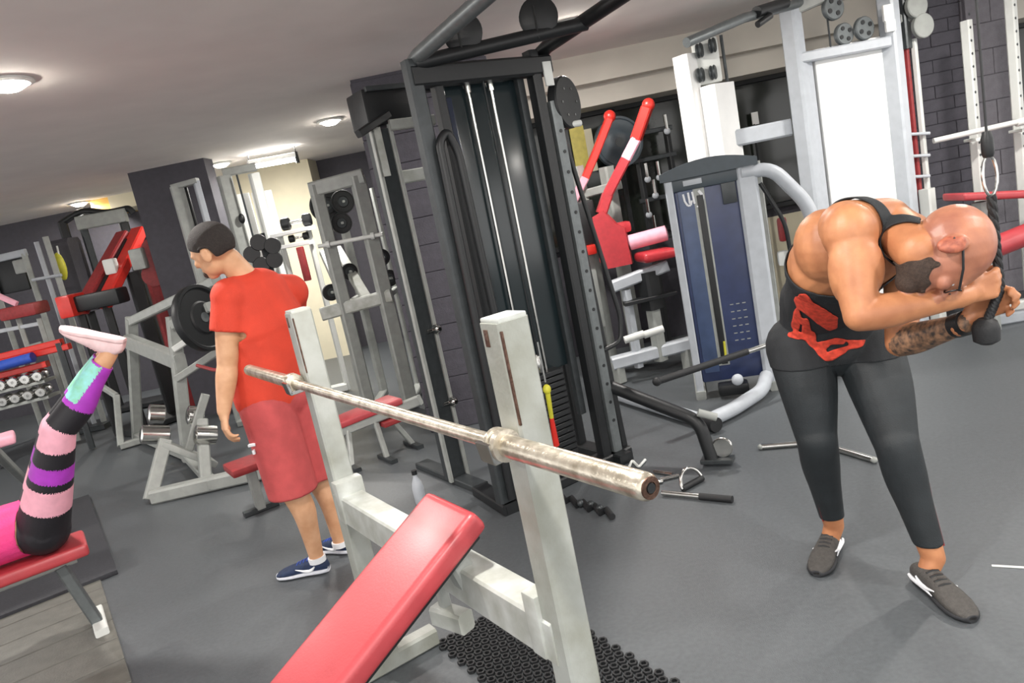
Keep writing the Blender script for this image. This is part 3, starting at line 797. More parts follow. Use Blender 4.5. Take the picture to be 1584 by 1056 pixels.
bt = thing('blue_bottle', 'dark blue bottle standing on the floor by the red railed rack', 'bottle', fl(70, 634))
q = fl(70, 634)
MB().lathe([(.035, 0), (.040, .01), (.040, .14), (.030, .17), (.016, .19)], q, UPZ, 18).build('body', 'navy', bt)
MB().lathe([(.019, .19), (.019, .23)], q, UPZ, 14).build('cap', 'navy', bt)
# ------------------------------------------------------------------ blue weight-stack machine
BL, BR = Vector((1.22, 4.96, 0)), Vector((1.70, 4.84, 0))
bx = (BR - BL).normalized(); by = Vector((-bx.y, bx.x, 0)); BW = (BR - BL).length
def K(u, v, z): return BL + bx*u + by*v + UPZ*z
bl = thing('blue_stack_machine', 'weight machine with blue shroud, dark slot and pale grey frame', 'gym machine', K(BW/2, .15, 0))
KX = (bx, by, UPZ)
s_ = MB().rbox(K(.235, .06, .82), (.42, .10, 1.44), KX, .015).build('shroud', 'blue_paint', bl)
MB().rbox(K(.10, .004, .82), (.10, .012, 1.30), KX, .004).build('shroud_panel', 'blue_panel', s_)
MB().rbox(K(.185, .004, .82), (.075, .012, 1.22), KX, .004).build('slot_rim', 'paint_grey', s_)
MB().rbox(K(.19, -.004, .80), (.042, .012, 1.16), KX, .004).build('slot', 'black', s_)
bm_(K(.0, .02, .03), K(.0, .02, 1.50), .05, .12, 'side_frame', 'paint_lgrey', bl, up=by)
bm_(K(BW+.0, .06, .03), K(BW+.0, .06, 1.56), .13, .18, 'side_frame', 'paint_lgrey', bl, up=by)
bm_(K(BW+.09, .20, .03), K(BW+.09, .20, 1.52), .05, .05, 'rear_frame', 'paint_grey', bl, up=by)
tp = MB(); n = 10
poly = [K(-.05 + .62*i/n, -.05, 1.555 + .055*math.sin(math.pi*i/n)) for i in range(n+1)] + [K(.57 - .62*i/n, -.05, 1.505) for i in range(n+1)]
tp.prism(poly, by*.26).build('top_cap', 'blue_dark', bl)
MB().rbox(K(.235, .01, 1.47), (.44, .06, .09), KX, .012).build('header', 'blue_dark', bl)
MB().rbox(K(.155, -.022, 1.472), (.12, .006, .035), KX, .002).build('badge', 'paint_lgrey', bl)
MB().rbox(K(.375, -.002, 1.36), (.09, .01, .14), KX, .004).build('placard', 'dark_metal', bl)
# white lettering under the header: two strokes, a U and a bracket, and a dash as the photo shows
lt = MB()
def stroke(pts, w=.013):
    for p, q in zip(pts[:-1], pts[1:]):
        lt.beam(K(p[0], -.006, p[1]), K(q[0], -.006, q[1]), .006, w, up=UPZ if abs(p[0]-q[0]) > abs(p[1]-q[1]) else bx, c=.001)
stroke([(.085, 1.405), (.090, 1.355), (.105, 1.325), (.125, 1.325), (.135, 1.355)]); stroke([(.118, 1.41), (.120, 1.335)]); stroke([(.145, 1.41), (.150, 1.33)])
stroke([(.185, 1.41), (.205, 1.38), (.205, 1.35), (.195, 1.335)], .018); stroke([(.160, 1.31), (.190, 1.305)], .010)
lt.build('lettering', 'white_mark', s_)
sc = MB()
for i in range(6):
    for j in range(3):
        sc.rbox(K(.29 + .04*j, .008, .62 - .05*i), (.022, .004, .006), KX, 0)
o_ = sc.build('scale_marks', 'paint_grey', s_); o_['kind'] = 'stuff'
MB().tube([K(.20, -.012, .24), K(.205, -.012, .38)], .008, 8).build('selector_cord', 'yellow', bl)
# bent pale tube at the right shoulder of the machine
MB().tube(bent([K(BW-.03, .0, 1.47), K(BW+.16, .0, 1.46), K(BW+.36, .02, 1.18), K(BW+.40, .05, .60), K(BW+.40, .05, .03)], .10), .045, 14).build('bent_frame', 'paint_lgrey', bl)
MB().tube(bent([K(BW+.08, .02, 1.38), K(BW+.20, .02, 1.10), K(BW+.22, .04, .75)], .08), .014, 10).build('inner_rod', 'black', bl)
MB().rbox(K(BW+.19, .10, 1.05), (.06, .06, .16), KX, .02).build('hand_grip', 'red_dull', bl)
MB().rbox(K(BW+.17, .10, .86), (.07, .06, .10), KX, .02).build('joint', 'white', bl)
# floor frame, flat pale tubes
b0, b1, b2, b3 = fl(942, 606, .05), fl(1092, 652, .05), fl(1132, 634, .05), K(BW-.05, -.02, .10)
MB().tube(bent([b3, K(BW-.10, -.20, .06), b2, b1], .15, 7), .045, 14).build('floor_tube', 'paint_lgrey', bl)
MB().tube([b0, b1], .045, 14).build('floor_tube', 'paint_lgrey', bl)
MB().tube([b1, b1 + (b1-b0).normalized()*.10], .046, 14).build('end_plug', 'rubber', bl)
# lever with black grip
lv0, lv1 = at(1016, 590, 4.35), at(1188, 533, 4.70)
MB().tube([lv0, lv0*.2 + lv1*.8], .022, 14).build('lever_grip', 'rubber', bl)
MB().tube([lv0*.2 + lv1*.8, lv1, K(BW+.02, -.02, lv1.z)], .018, 12).build('lever_arm', 'chrome', bl)
MB().ell(lv0, (.028, .028, .028)).build('lever_knob', 'rubber', bl)
MB().rbox(K(.22, -.06, .06), (.20, .12, .08), KX, .02).build('pivot_block', 'black', bl)
MB().ell(K(.25, -.12, .13), (.04, .03, .04)).build('pivot_pin', 'paint_lgrey', bl)
bm_(K(0, -.06, .03), K(0, .5, .03), .07, .06, 'base_rail', 'paint_grey', bl)
bm_(K(BW, -.06, .03), K(BW, .5, .03), .08, .06, 'base_rail', 'paint_grey', bl)

# ------------------------------------------------------------------ red shoulder press between tower and blue machine
rp_ = thing('shoulder_press', 'shoulder press with long red lever arms, red pads and grey frame', 'gym machine', floor_of(at(980, 500, 6.0)))
YP = 5.85
def lever(pts, w, seg):
    for (a_, b_), m in zip(zip(pts[:-1], pts[1:]), seg):
        bm_(at(a_[0], a_[1], a_[2]), at(b_[0], b_[1], b_[2]), w, w*.8, 'lever_arm', m, rp_)
lever([(1001, 166, 5.75), (984, 215, 5.8), (968, 246, 5.82), (940, 300, 5.85), (930, 330, 5.85)], .10, ['red_paint', 'pink_pale', 'red_pad', 'red_pad'])
lever([(942, 184, 6.1), (920, 240, 6.1), (905, 275, 6.1), (886, 312, 6.1)], .08, ['red_paint', 'red_paint', 'pink_pale'])
for e in (at(1003, 162, 5.75), at(943, 180, 6.1)):
    MB().ell(e, (.05, .045, .05)).build('arm_cap', 'red_paint', rp_)
bpd = [at(x, y, 5.75) for x, y in ((916, 336), (932, 326), (952, 346), (966, 352), (978, 408), (940, 416), (928, 405))]
MB().prism(bpd, Vector((.03, .10, 0))).build('back_pad', 'red_pad', rp_)
MB().lathe([(.03, 0), (.06, .01), (.06, .30), (.03, .31)], at(972, 376, 5.8), at(1024, 362, 5.75) - at(972, 376, 5.8), 16).build('arm_roll', 'pink_pale', rp_)
MB().rbox(at(962, 352, 5.85), (.14, .1, .09), bev=.03).build('side_pad', 'red_pad', rp_)
MB().rbox(at(1013, 394, 5.7), (.26, .28, .075), (Vector((.97, .1, .0)).normalized(), Vector((-.1, .97, 0)).normalized(), UPZ), .03, 3).build('seat', 'red_pad', rp_)
bm_(at(945, 444, 5.75), at(1032, 410, 5.75), .09, .09, 'seat_rail', 'paint_lgrey', rp_)
bm_(at(947, 562, 5.75), at(1068, 530, 5.75), .10, .10, 'base_rail', 'paint_lgrey', rp_)
p = at(968, 448, 5.75); bm_(Vector((p.x, p.y, .1)), p, .06, .06, 'post', 'paint_lgrey', rp_, up=A)
p = at(1000, 420, 5.75); bm_(Vector((p.x, p.y, p.z-.3)), p, .14, .14, 'stack_post', 'black', rp_, up=A)
bm_(Vector((p.x, p.y, .12)), Vector((p.x, p.y, p.z - .28)), .09, .09, 'post', 'paint_grey', rp_, up=A)
bm_(at(965, 470, 5.7), at(1045, 452, 5.7), .10, .03, 'foot_bar', 'black', rp_)
for x, y in ((980, 520), (1010, 512)): MB().tube([at(x-14, y+6, 5.6), at(x+16, y-4, 5.6)], .03, 12).build('foot_peg', 'white', rp_)
for x, y in ((955, 560), (1060, 532)):
    p = at(x, y, 5.75); bm_(p, Vector((p.x, p.y, 0.01)), .08, .08, 'leg', 'paint_grey', rp_, up=A)
p = at(905, 330, 6.15); bm_(Vector((p.x, p.y, .02)), Vector((p.x, p.y, 1.75)), .09, .09, 'mast', 'paint_grey', rp_, up=A)
p = at(936, 250, 6.15); bm_(Vector((p.x, p.y, .02)), Vector((p.x, p.y, 1.7)), .10, .10, 'mast', 'paint_grey', rp_, up=A)
bm_(at(905, 300, 6.15), at(960, 285, 6.0), .07, .07, 'cross_tube', 'paint_grey', rp_)
MB().rbox(at(905, 345, 6.0), (.18, .1, .35), bev=.02).build('stack', 'black', rp_)
MB().rbox(at(900, 388, 6.0), (.22, .2, .08), bev=.02).build('rear_seat', 'red_paint', rp_)
MB().rbox(at(905, 440, 6.0), (.22, .05, .75), bev=.02).build('grey_panel', 'paint_grey', rp_)
# round blue disc and yellow sign on the wall behind the arms
plate(957, 220, 6.55, .22, Vector((.2, -1, 0)), 'round dark blue disc behind the red lever arms', None, th=.05, m='blue_dark', m2='dark_metal')
bm_(at(957, 222, 6.6) + Vector((0, 0, 0)), Vector((at(957, 222, 6.6).x, 6.95, at(957, 222, 6.6).z)), .04, .04, 'disc_peg', 'dark_metal', bpy.data.objects['wall_right'])
ys = thing('yellow_notice', 'yellow and white notice fixed on the dark wall behind the red arms', 'notice', at(897, 232, 6.9))
c = at(897, 232, 6.92); MB().rbox(c, (.13, .02, .42), bev=.003).build('sheet', 'yellow_pale', ys); MB().rbox(c + Vector((.10, .004, -.02)), (.07, .015, .38), bev=.003).build('sheet', 'cream', ys)
# dark dumbbells and clutter on a wall rack behind the press
wr = thing('wall_rack', 'dark wall rack with chrome attachments behind the shoulder press', 'weight rack', floor_of(at(1005, 420, 6.7)))
for x in (985, 1035):
    p = at(x, 230, 6.7); bm_(Vector((p.x, p.y, .02)), Vector((p.x, p.y, 1.95)), .05, .05, 'post', 'black', wr, up=A)
for z in (1.0, 1.35, 1.7, 1.93):
    p, q = at(985, 230, 6.7), at(1035, 230, 6.7); bm_(Vector((p.x-.05, p.y, z)), Vector((q.x+.05, q.y, z)), .06, .04, 'shelf', 'dark_metal', wr)
for x, y in ((1000, 265), (1012, 290), (1002, 320), (1018, 262), (1030, 190), (1012, 345)):
    p = at(x, y, 6.62); MB().tube([p + UPZ*.07, p - UPZ*.06], .016, 8).build('hanging_handle', 'chrome', wr)
    MB().ell(p - UPZ*.07, (.03, .02, .03), n=10, m=6).build('hanging_ring', 'paint_lgrey', wr)

# ------------------------------------------------------------------ white pulley tower
wp = thing('white_pulley_tower', 'short white pulley tower behind the blue weight machine', 'gym machine', floor_of(at(1085, 180, 5.55)))
YW = 5.55
vpost(1058, 86, YW, .13, .14, 'post', 'white_bright', wp)
vpost(1105, 132, YW, .26, .18, 'stack_cover', 'white_bright', wp)
p = at(1093, 95, YW); MB().rbox(p, (.19, .05, .32), bev=.03).build('pulley_plate', 'white', wp)
for x, y in ((1082, 78), (1084, 116), (1103, 112), (1102, 70)):
    c = at(x, y, YW - .05)
    MB().lathe([(.012, -.02), (.045, -.02), (.052, -.012), (.042, 0), (.052, .012), (.045, .02), (.012, .02)], c, Vector((.85, -.5, 0)), 20).build('pulley', 'dark_metal', wp)
p = at(1120, 90, YW); MB().tube([p + UPZ*.16, p - UPZ*.25], .012, 8).build('cable', 'dark_metal', wp)
bm_(at(1118, 218, YW), at(1222, 197, 5.5), .09, .12, 'cross_beam', 'paint_lgrey', wp)
# ------------------------------------------------------------------ lat pulldown tower with the white shield
lt_ = thing('lat_pulldown_tower', 'tall pale grey lat tower with a broad white shield behind the bald man', 'gym machine', floor_of(at(1310, 250, 5.4)))
YL = 5.4
vpost(1222, 20, YL, .11, .12, 'post', 'paint_lgrey', lt_, z1=at(1222, 14, YL).z)
p = at(1376, 40, YL); bm_(Vector((p.x, p.y, .02)), Vector((p.x, p.y, CEIL-.06)), .10, .12, 'post', 'paint_lgrey', lt_, up=A)
ps0, ps1 = at(1262, 88, YL+.05), at(1362, 70, YL+.05)
MB().rbox(((ps0.x+ps1.x)/2, YL+.06, (ps0.z+.10)/2 + .05), (ps1.x-ps0.x + .06, .10, ps0.z - .10), bev=.02).build('shield', 'white_bright', lt_)
bm_(Vector((ps0.x-.10, YL+.04, .03)), Vector((ps0.x-.10, YL+.04, ps0.z - .02)), .09, .10, 'side_frame', 'paint_lgrey', lt_, up=A)
bm_(at(1232, 92, YL), at(1372, 66, YL), .12, .07, 'header', 'paint_lgrey', lt_)
for x, y, r in ((1288, 12, .085), (1305, 53, .075), (1336, 44, .080)):
    c = at(x, y, YL-.02)
    pu = MB().lathe([(.014, -.02), (r*.9, -.02), (r, -.012), (r*.86, 0), (r, .012), (r*.9, .02), (.014, .02)], c, Vector((.25, -.97, 0)), 26).build('pulley', 'grey_metal', lt_)
    for k in range(4):
        an = k*math.pi/2 + .5
        MB().lathe([(r*.2, .019), (r*.2, .024)], c + Vector((.97*math.cos(an), .25*math.cos(an), math.sin(an)))*r*.55, Vector((.25, -.97, 0)), 10).build('pulley_hole', 'black', pu)
p = at(1279, 20, YL-.02); MB().tube([p, Vector((p.x, p.y, p.z - .30))], .007, 8).build('cable', 'dark_metal', lt_)
bm_(at(1222, 18, YL), at(1290, -12, YL), .08, .08, 'top_arm', 'paint_grey', lt_)
MB().tube([at(1240, 4, YL), at(1150, 28, 4.9), at(1062, 66, 4.6)], .030, 12).build('boom', 'grey_metal', lt_)
MB().tube([at(1170, 19, 4.95), at(1215, 5, 5.2)], .036, 12).build('boom_grip', 'black', lt_)
MB().tube([at(1172, 38, 4.95), at(1192, 24, 5.0)], .022, 10).build('boom_peg', 'black', lt_)
MB().rbox(at(1373, 20, YL-.08), (.07, .03, .11), bev=.01).build('label_plate', 'white_bright', lt_)
MB().rbox(at(1377, 40, YL-.08), (.07, .03, .08), bev=.01).build('label_plate', 'white_bright', lt_)
p, q = at(1222, 20, YL), at(1376, 40, YL)
bm_(Vector((p.x, p.y, .04)), Vector((q.x, q.y, .04)), .10, .08, 'base_rail', 'paint_lgrey', lt_)
bm_(Vector((p.x, p.y, 1.85)), Vector((ps0.x-.1, YL, 1.85)), .05, .06, 'stay', 'paint_grey', lt_)
# ------------------------------------------------------------------ cable column beside the shield
cc = thing('plate_column', 'tall column with pale rods, round grey pulleys and pegs by the brick column', 'gym machine', floor_of(at(1410, 250, 5.5)))
YC = 5.5
for x, y, w, m in ((1389, 65, .05, 'paint_lgrey'), (1413, 60, .035, 'white'), (1401, 70, .03, 'red_dull')):
    vpost(x, y, YC, w, w, 'rod', m, cc)
p = at(1396, 20, YC); bm_(p - UPZ*.25, p + UPZ*.12, .07, .07, 'head', 'dark_metal', cc, up=A)
bm_(at(1390, 30, YC), at(1425, 24, YC), .06, .06, 'head_arm', 'paint_grey', cc)
for x, y in ((1417, 9), (1427, 40)):
    MB().lathe([(.012, -.02), (.078, -.02), (.084, -.014), (.084, .014), (.078, .02), (.012, .02)], at(x, y, YC-.06), Vector((.2, -.98, 0)), 28).build('pulley', 'paint_grey', cc)
for y in (208, 242, 274):
    MB().tube([at(1404, y, YC-.04), at(1438, y - 2, YC-.04)], .012, 10).build('peg', 'paint_lgrey', cc)
vpost(1433, 292, YC-.05, .09, .09, 'lower_post', 'white', cc)
vpost(1386, 190, YC+.1, .07, .05, 'panel', 'white', cc)
p = at(1400, 60, YC); MB().rbox((p.x+.03, p.y, .03), (.5, .4, .06), bev=.01).build('base', 'dark_metal', cc)
# ------------------------------------------------------------------ bench rack at the right edge
br = thing('holed_bench_rack', 'white holed bench rack posts with red pads behind the rope', 'bench', floor_of(at(1530, 330, 5.5)))
YB = 5.5
for x, y in ((1494, 32), (1562, -6)):
    p = at(x, y, YB); po = bm_(Vector((p.x, p.y, .02)), Vector((p.x, p.y, p.z)), .065, .065, 'post', 'white', br, up=A)
    for k in range(14): MB().lathe([(.010, 0), (.010, .004)], Vector((p.x, p.y - .030, 1.05 + .09*k)) - A*.006, -A, 8).build('pin_hole', 'dark_metal', po)
pd0, pd1 = at(1474, 305, 5.2), at(1605, 299, 5.2)
MB().rbox((pd0+pd1)/2, ((pd1-pd0).length, .26, .055), ((pd1-pd0).normalized(), Vector((0, 1, 0)), UPZ), .02, 3).build('pad', 'red_vinyl', br)
MB().lathe([(.03, 0), (.075, .012), (.075, .5), (.03, .51)], at(1534, 384, 5.0), Vector((1, .02, .18)), 20).build('roller_pad', 'red_vinyl', br)
MB().tube([at(1505, 386, 5.05), at(1540, 382, 5.0)], .02, 10).build('roller_axle', 'black', br)
p = at(1516, 312, 5.25); bm_(Vector((p.x, p.y, .02)), p, .11, .08, 'pad_post', 'paint_grey', br, up=A)
p = at(1530, 384, 5.06); bm_(Vector((p.x, p.y, .02)), p, .06, .06, 'roller_post', 'paint_grey', br, up=A)
p = at(1516, 312, 5.25); bm_(Vector((p.x, p.y, .04)), Vector((p.x+.8, p.y-.1, .04)), .08, .08, 'base_rail', 'paint_lgrey', br)
p, q = at(1494, 32, YB), at(1562, -6, YB)
bm_(Vector((p.x, p.y, .04)), Vector((q.x, q.y, .04)), .08, .08, 'base_rail', 'white', br)
bm_(Vector((p.x, p.y, .04)), Vector((at(1516, 312, 5.25).x, 5.25, .04)), .08, .06, 'base_rail', 'white', br)
rb3 = thing('right_barbell', 'bright steel barbell resting across the white holed posts', 'barbell', at(1515, 200, 5.38))
p, q = at(1444, 218, 5.40), at(1612, 180, 5.30)
MB().tube([p, q], .020, 14).build('shaft', 'white', rb3)
MB().lathe([(.028, 0), (.028, .16)], at(1572, 190, 5.33), q - p, 16).build('sleeve', 'white', rb3)
for x, y in ((1502, 210), (1572, 196)):
    p = at(x, y, 5.44); bm_(p + Vector((0, .05, -.03)), p + Vector((0, -.09, -.03)), .05, .02, 'bar_hook', 'white', br)
# white card added in place of a small figure at the dark panes
sg = thing('figure_stand_in', 'small white card standing in for part of a figure at the dark window behind the pulley tower', 'card', at(1167, 184, 6.9))
MB().rbox(at(1168, 183, 6.9), (.06, .015, .11), bev=.003).build('sheet', 'white_bright', sg)
bm_(at(1166, 192, 6.9), Vector((at(1166, 192, 6.9).x, 6.9, .02)), .02, .02, 'stand', 'black', sg, up=A)

ps_ = MB().rbox(fl(1560, 876, .002), (.10, .012, .002), (Vector((.85, -.5, 0)).normalized(), Vector((.5, .85, 0)).normalized(), UPZ), 0).build('scuff_strip', 'white')  # flat strip laid where the floor has a white scuff
tag(ps_, 'thin white scrap of tape standing in for a scuff on the floor beside the bald man', 'tape')
# ------------------------------------------------------------------ figures
def capsule(b, p0, r0, p1, r1, wide=None, ratio=1.0, n=24):
    p0, p1 = Vector(p0), Vector(p1)
    d, s, u = ortho(p1 - p0, wide if wide is not None else UPZ)
    # u lies along wide; s across it
    L = (p1 - p0).length; st = []
    for i in range(1, 5):
        a_ = math.pi/2 * i/5; st.append((-r0*math.cos(a_), r0*math.sin(a_)))
    m = max(2, int(L / max(.02, min(r0, r1)*.8)))
    for i in range(m + 1):
        t = i/m; st.append((L*t, r0 + (r1-r0)*t))
    for i in range(1, 5):
        a_ = math.pi/2 * i/5; st.append((L + r1*math.sin(a_), r1*math.cos(a_)))
    vs = []
    for x, r in st:
        for k in range(n):
            an = 2*math.pi*k/n
            vs.append(p0 + d*x + s*(r*math.cos(an)) + u*(r*ratio*math.sin(an)))
    fs = []
    for i in range(len(st)-1):
        for k in range(n):
            k2 = (k+1) % n; fs.append((i*n+k, i*n+k2, (i+1)*n+k2, (i+1)*n+k))
    fs += [tuple(range(n-1, -1, -1)), tuple(range((len(st)-1)*n, len(st)*n))]
    b.add(vs, fs)
class Fig:
    def __init__(self): self.bl = []
    def cap(self, lab, p0, r0, p1, r1, wide=None, ratio=1.0): self.bl.append(('c', lab, Vector(p0), r0, Vector(p1), r1, wide, ratio))
    def chain(self, lab, pts):
        if len(pts) > 2:          # smooth run through the given points
            P = [pts[0]] + list(pts) + [pts[-1]]; out = []
            for i in range(1, len(P)-2):
                for k in range(4):
                    t = k/4; w0 = -.5*t + t*t - .5*t**3; w1 = 1 - 2.5*t*t + 1.5*t**3; w2 = .5*t + 2*t*t - 1.5*t**3; w3 = -.5*t*t + .5*t**3
                    out.append((P[i-1][0]*w0 + P[i][0]*w1 + P[i+1][0]*w2 + P[i+2][0]*w3, P[i-1][1]*w0 + P[i][1]*w1 + P[i+1][1]*w2 + P[i+2][1]*w3))
            pts = out + [pts[-1]]
        for (p, r), (q, r2) in zip(pts[:-1], pts[1:]): self.cap(lab, p, r, q, r2)
    def ell(self, lab, c, rad, axes=None): self.bl.append(('e', lab, Vector(c), rad, axes))
    def surf(self, voxel=.007, smooth=6, fac=.5):
        b = MB()
        for x in self.bl:
            if x[0] == 'c': capsule(b, x[2], x[3], x[4], x[5], x[6], x[7])
            else: b.ell(x[2], x[3], x[4], 18, 12)
        me = bpy.data.meshes.new('tmp'); me.from_pydata(b.v, [], b.f)
        bm = bmesh.new(); bm.from_mesh(me); bmesh.ops.recalc_face_normals(bm, faces=list(bm.faces)); bm.to_mesh(me); bm.free()
        o = bpy.data.objects.new('tmp', me); COL.objects.link(o)
        r = o.modifiers.new('r', 'REMESH'); r.mode = 'VOXEL'; r.voxel_size = voxel
        if smooth:
            s = o.modifiers.new('s', 'SMOOTH'); s.factor = fac; s.iterations = smooth
        dg = bpy.context.evaluated_depsgraph_get(); dg.update()
        em = o.evaluated_get(dg).to_mesh()
        nv = len(em.vertices); co = np.empty(nv*3); em.vertices.foreach_get('co', co); co = co.reshape(-1, 3)
        no = np.empty(nv*3); em.vertices.foreach_get('normal', no); no = no.reshape(-1, 3)
        fs = [tuple(p.vertices) for p in em.polygons]
        o.evaluated_get(dg).to_mesh_clear()
        bpy.data.objects.remove(o); bpy.data.meshes.remove(me)
        return co, no, fs
    def labels(self, co):
        best = np.full(len(co), 1e9); lab = np.zeros(len(co), int); names = []
        for x in self.bl:
            if x[1] not in names: names.append(x[1])
            i = names.index(x[1])
            if x[0] == 'c':
                p = np.array(x[2]); q = np.array(x[4]); d = q - p
                t = np.clip(((co - p) @ d) / max(1e-9, d @ d), 0, 1)
                dist = np.linalg.norm(co - (p + t[:, None]*d), axis=1) - (x[3] + (x[5]-x[3])*t) * (1 + (x[7]-1)*.5)
            else:
                dist = np.linalg.norm(co - np.array(x[2]), axis=1) - sum(x[3])/3
            m = dist < best; best[m] = dist[m]; lab[m] = i
        return np.array([names[i] for i in lab])
def skin_obj(name, co, fs, mats, fmat, parent):
    me = bpy.data.meshes.new(name); me.from_pydata(co.tolist(), [], fs)
    for m in mats: me.materials.append(MATS[m])
    me.polygons.foreach_set('material_index', np.asarray(fmat, dtype=np.int32))
    for p in me.polygons: p.use_smooth = True
    return link(name, me, parent)
def shell(name, co, no, fs, vmask, off, m, parent, mats=None, fsel=None, thick=.004):
    """clothing that follows the body: the faces whose corners all pass, pushed out, with a turned rim"""
    keep = [f for f in fs if all(vmask[i] for i in f)]
    idx = sorted({i for f in keep for i in f}); mp = {v: i for i, v in enumerate(idx)}
    # smooth the open edge a little
    vs = co[idx] + no[idx]*off
    keep2 = [tuple(mp[i] for i in f) for f in keep]
    cnt = {}
    for f in keep2:
        for a_, b_ in zip(f, f[1:] + f[:1]): cnt[tuple(sorted((a_, b_)))] = cnt.get(tuple(sorted((a_, b_))), 0) + 1
    nb = {}
    for (a_, b_), c in cnt.items():
        if c == 1: nb.setdefault(a_, []).append(b_); nb.setdefault(b_, []).append(a_)
    for _ in range(6):
        new = {i: (vs[i]*.4 + sum(vs[j] for j in n_)/len(n_)*.6) for i, n_ in nb.items()}
        for i, v in new.items(): vs[i] = v
    me = bpy.data.meshes.new(name); me.from_pydata(vs.tolist(), [], keep2)
    for x in (mats or [m]): me.materials.append(MATS[x])
    if fsel is not None:
        me.polygons.foreach_set('material_index', np.array([fsel[f[0]] for f in keep], dtype=np.int32))
    for p in me.polygons: p.use_smooth = True
    o = link(name, me, parent)
    so = o.modifiers.new('rim', 'SOLIDIFY'); so.thickness = thick; so.offset = -1
    return o
def axes_from(up, fwd):
    up = Vector(up).normalized(); fwd = Vector(fwd); fwd = (fwd - up*fwd.dot(up)).normalized()
    return up, fwd, fwd.cross(up).normalized()      # up, face direction, the figure's right
def head_blobs(F, c, up, fwd, s=1.0, lab='head'):
    U, W, Rr = axes_from(up, fwd); c = Vector(c)
    def h(r, f, u): return c + (Rr*r + W*f + U*u)*s
    F.ell(lab, h(0, -.012, .030), (.077*s, .098*s, .088*s), (Rr, W, U))
    F.ell(lab, h(0, .022, .012), (.068*s, .076*s, .080*s), (Rr, W, U))
    F.ell(lab, h(0, .030, -.045), (.060*s, .062*s, .058*s), (Rr, W, U))
    F.ell(lab, h(0, .062, -.083), (.032*s, .030*s, .026*s), (Rr, W, U))        # chin
    F.ell(lab, h(0, .082, .020), (.048*s, .020*s, .014*s), (Rr, W, U))         # brow
    for x in (-1, 1):
        F.ell(lab, h(.036*x, .074, -.018), (.022*s, .020*s, .018*s), (Rr, W, U))     # cheek
        F.ell('ear', h(.080*x, -.014, -.006), (.011*s, .023*s, .036*s), ((Rr*1 - W*.35*x).normalized(), (W + Rr*.35*x).normalized(), U))
        F.ell('ear', h(.083*x, -.020, .010), (.009*s, .014*s, .014*s), (Rr, W, U))
    F.cap(lab, h(0, .094, .010), .009*s, h(0, .112, -.022), .013*s)              # nose
    F.cap(lab, h(-.020, .086, -.055), .009*s, h(.020, .086, -.055), .009*s)     # lips
    return h, (U, W, Rr)
def hand_blobs(F, w, d, pn, side, s=1.0, curls=(.5, .55, .6, .65), thumb=.5, lab='hand'):
    """w wrist, d along the hand, pn palm normal, side towards the thumb"""
    d, pn, side = Vector(d).normalized(), Vector(pn).normalized(), Vector(side).normalized()
    w = Vector(w)
    F.cap(lab, w - d*.02*s, .024*s, w + d*.03*s, .022*s, side, 1.25)
    for i in range(4):
        kn = w + d*(.088 - .004*abs(i-1))*s + side*(.030 - .0195*i)*s
        F.cap(lab, w + d*.012*s + side*(.014 - .009*i)*s, .015*s, kn, .0118*s)
        L = (.042, .047, .044, .034)[i]*s; p = kn; a_ = 0
        for k, f in enumerate((1, .62, .48)):
            a_ += curls[i]*(1.0 if k else .8)
            dd = d*math.cos(a_) + pn*math.sin(a_)
            q = p + dd*L*f
            F.cap(lab, p, (.0110, .0098, .0088)[k]*s, q, (.0100, .0090, .0078)[k]*s); p = q
    p = w + d*.022*s + side*.022*s
    dd = (side*.75 + d*.65 + pn*.25).normalized(); q = p + dd*.040*s
    F.cap(lab, p, .0155*s, q, .0125*s)
    d2 = (d*.85 + side*.15 + pn*thumb).normalized(); r = q + d2*.032*s
    F.cap(lab, q, .0118*s, r, .0105*s); F.cap(lab, r, .0105*s, r + (d2 + pn*thumb*.6).normalized()*.024*s, .0085*s)
def loft_part(name, secs, m, parent):
    n = len(secs[0]); vs = [p for s in secs for p in s]; fs = []
    for i in range(len(secs)-1):
        for k in range(n):
            k2 = (k+1) % n; fs.append((i*n+k, i*n+k2, (i+1)*n+k2, (i+1)*n+k))
    fs += [tuple(range(n-1, -1, -1)), tuple(range((len(secs)-1)*n, len(secs)*n))]
    return MB().add(vs, fs).build(name, m, parent, 50)
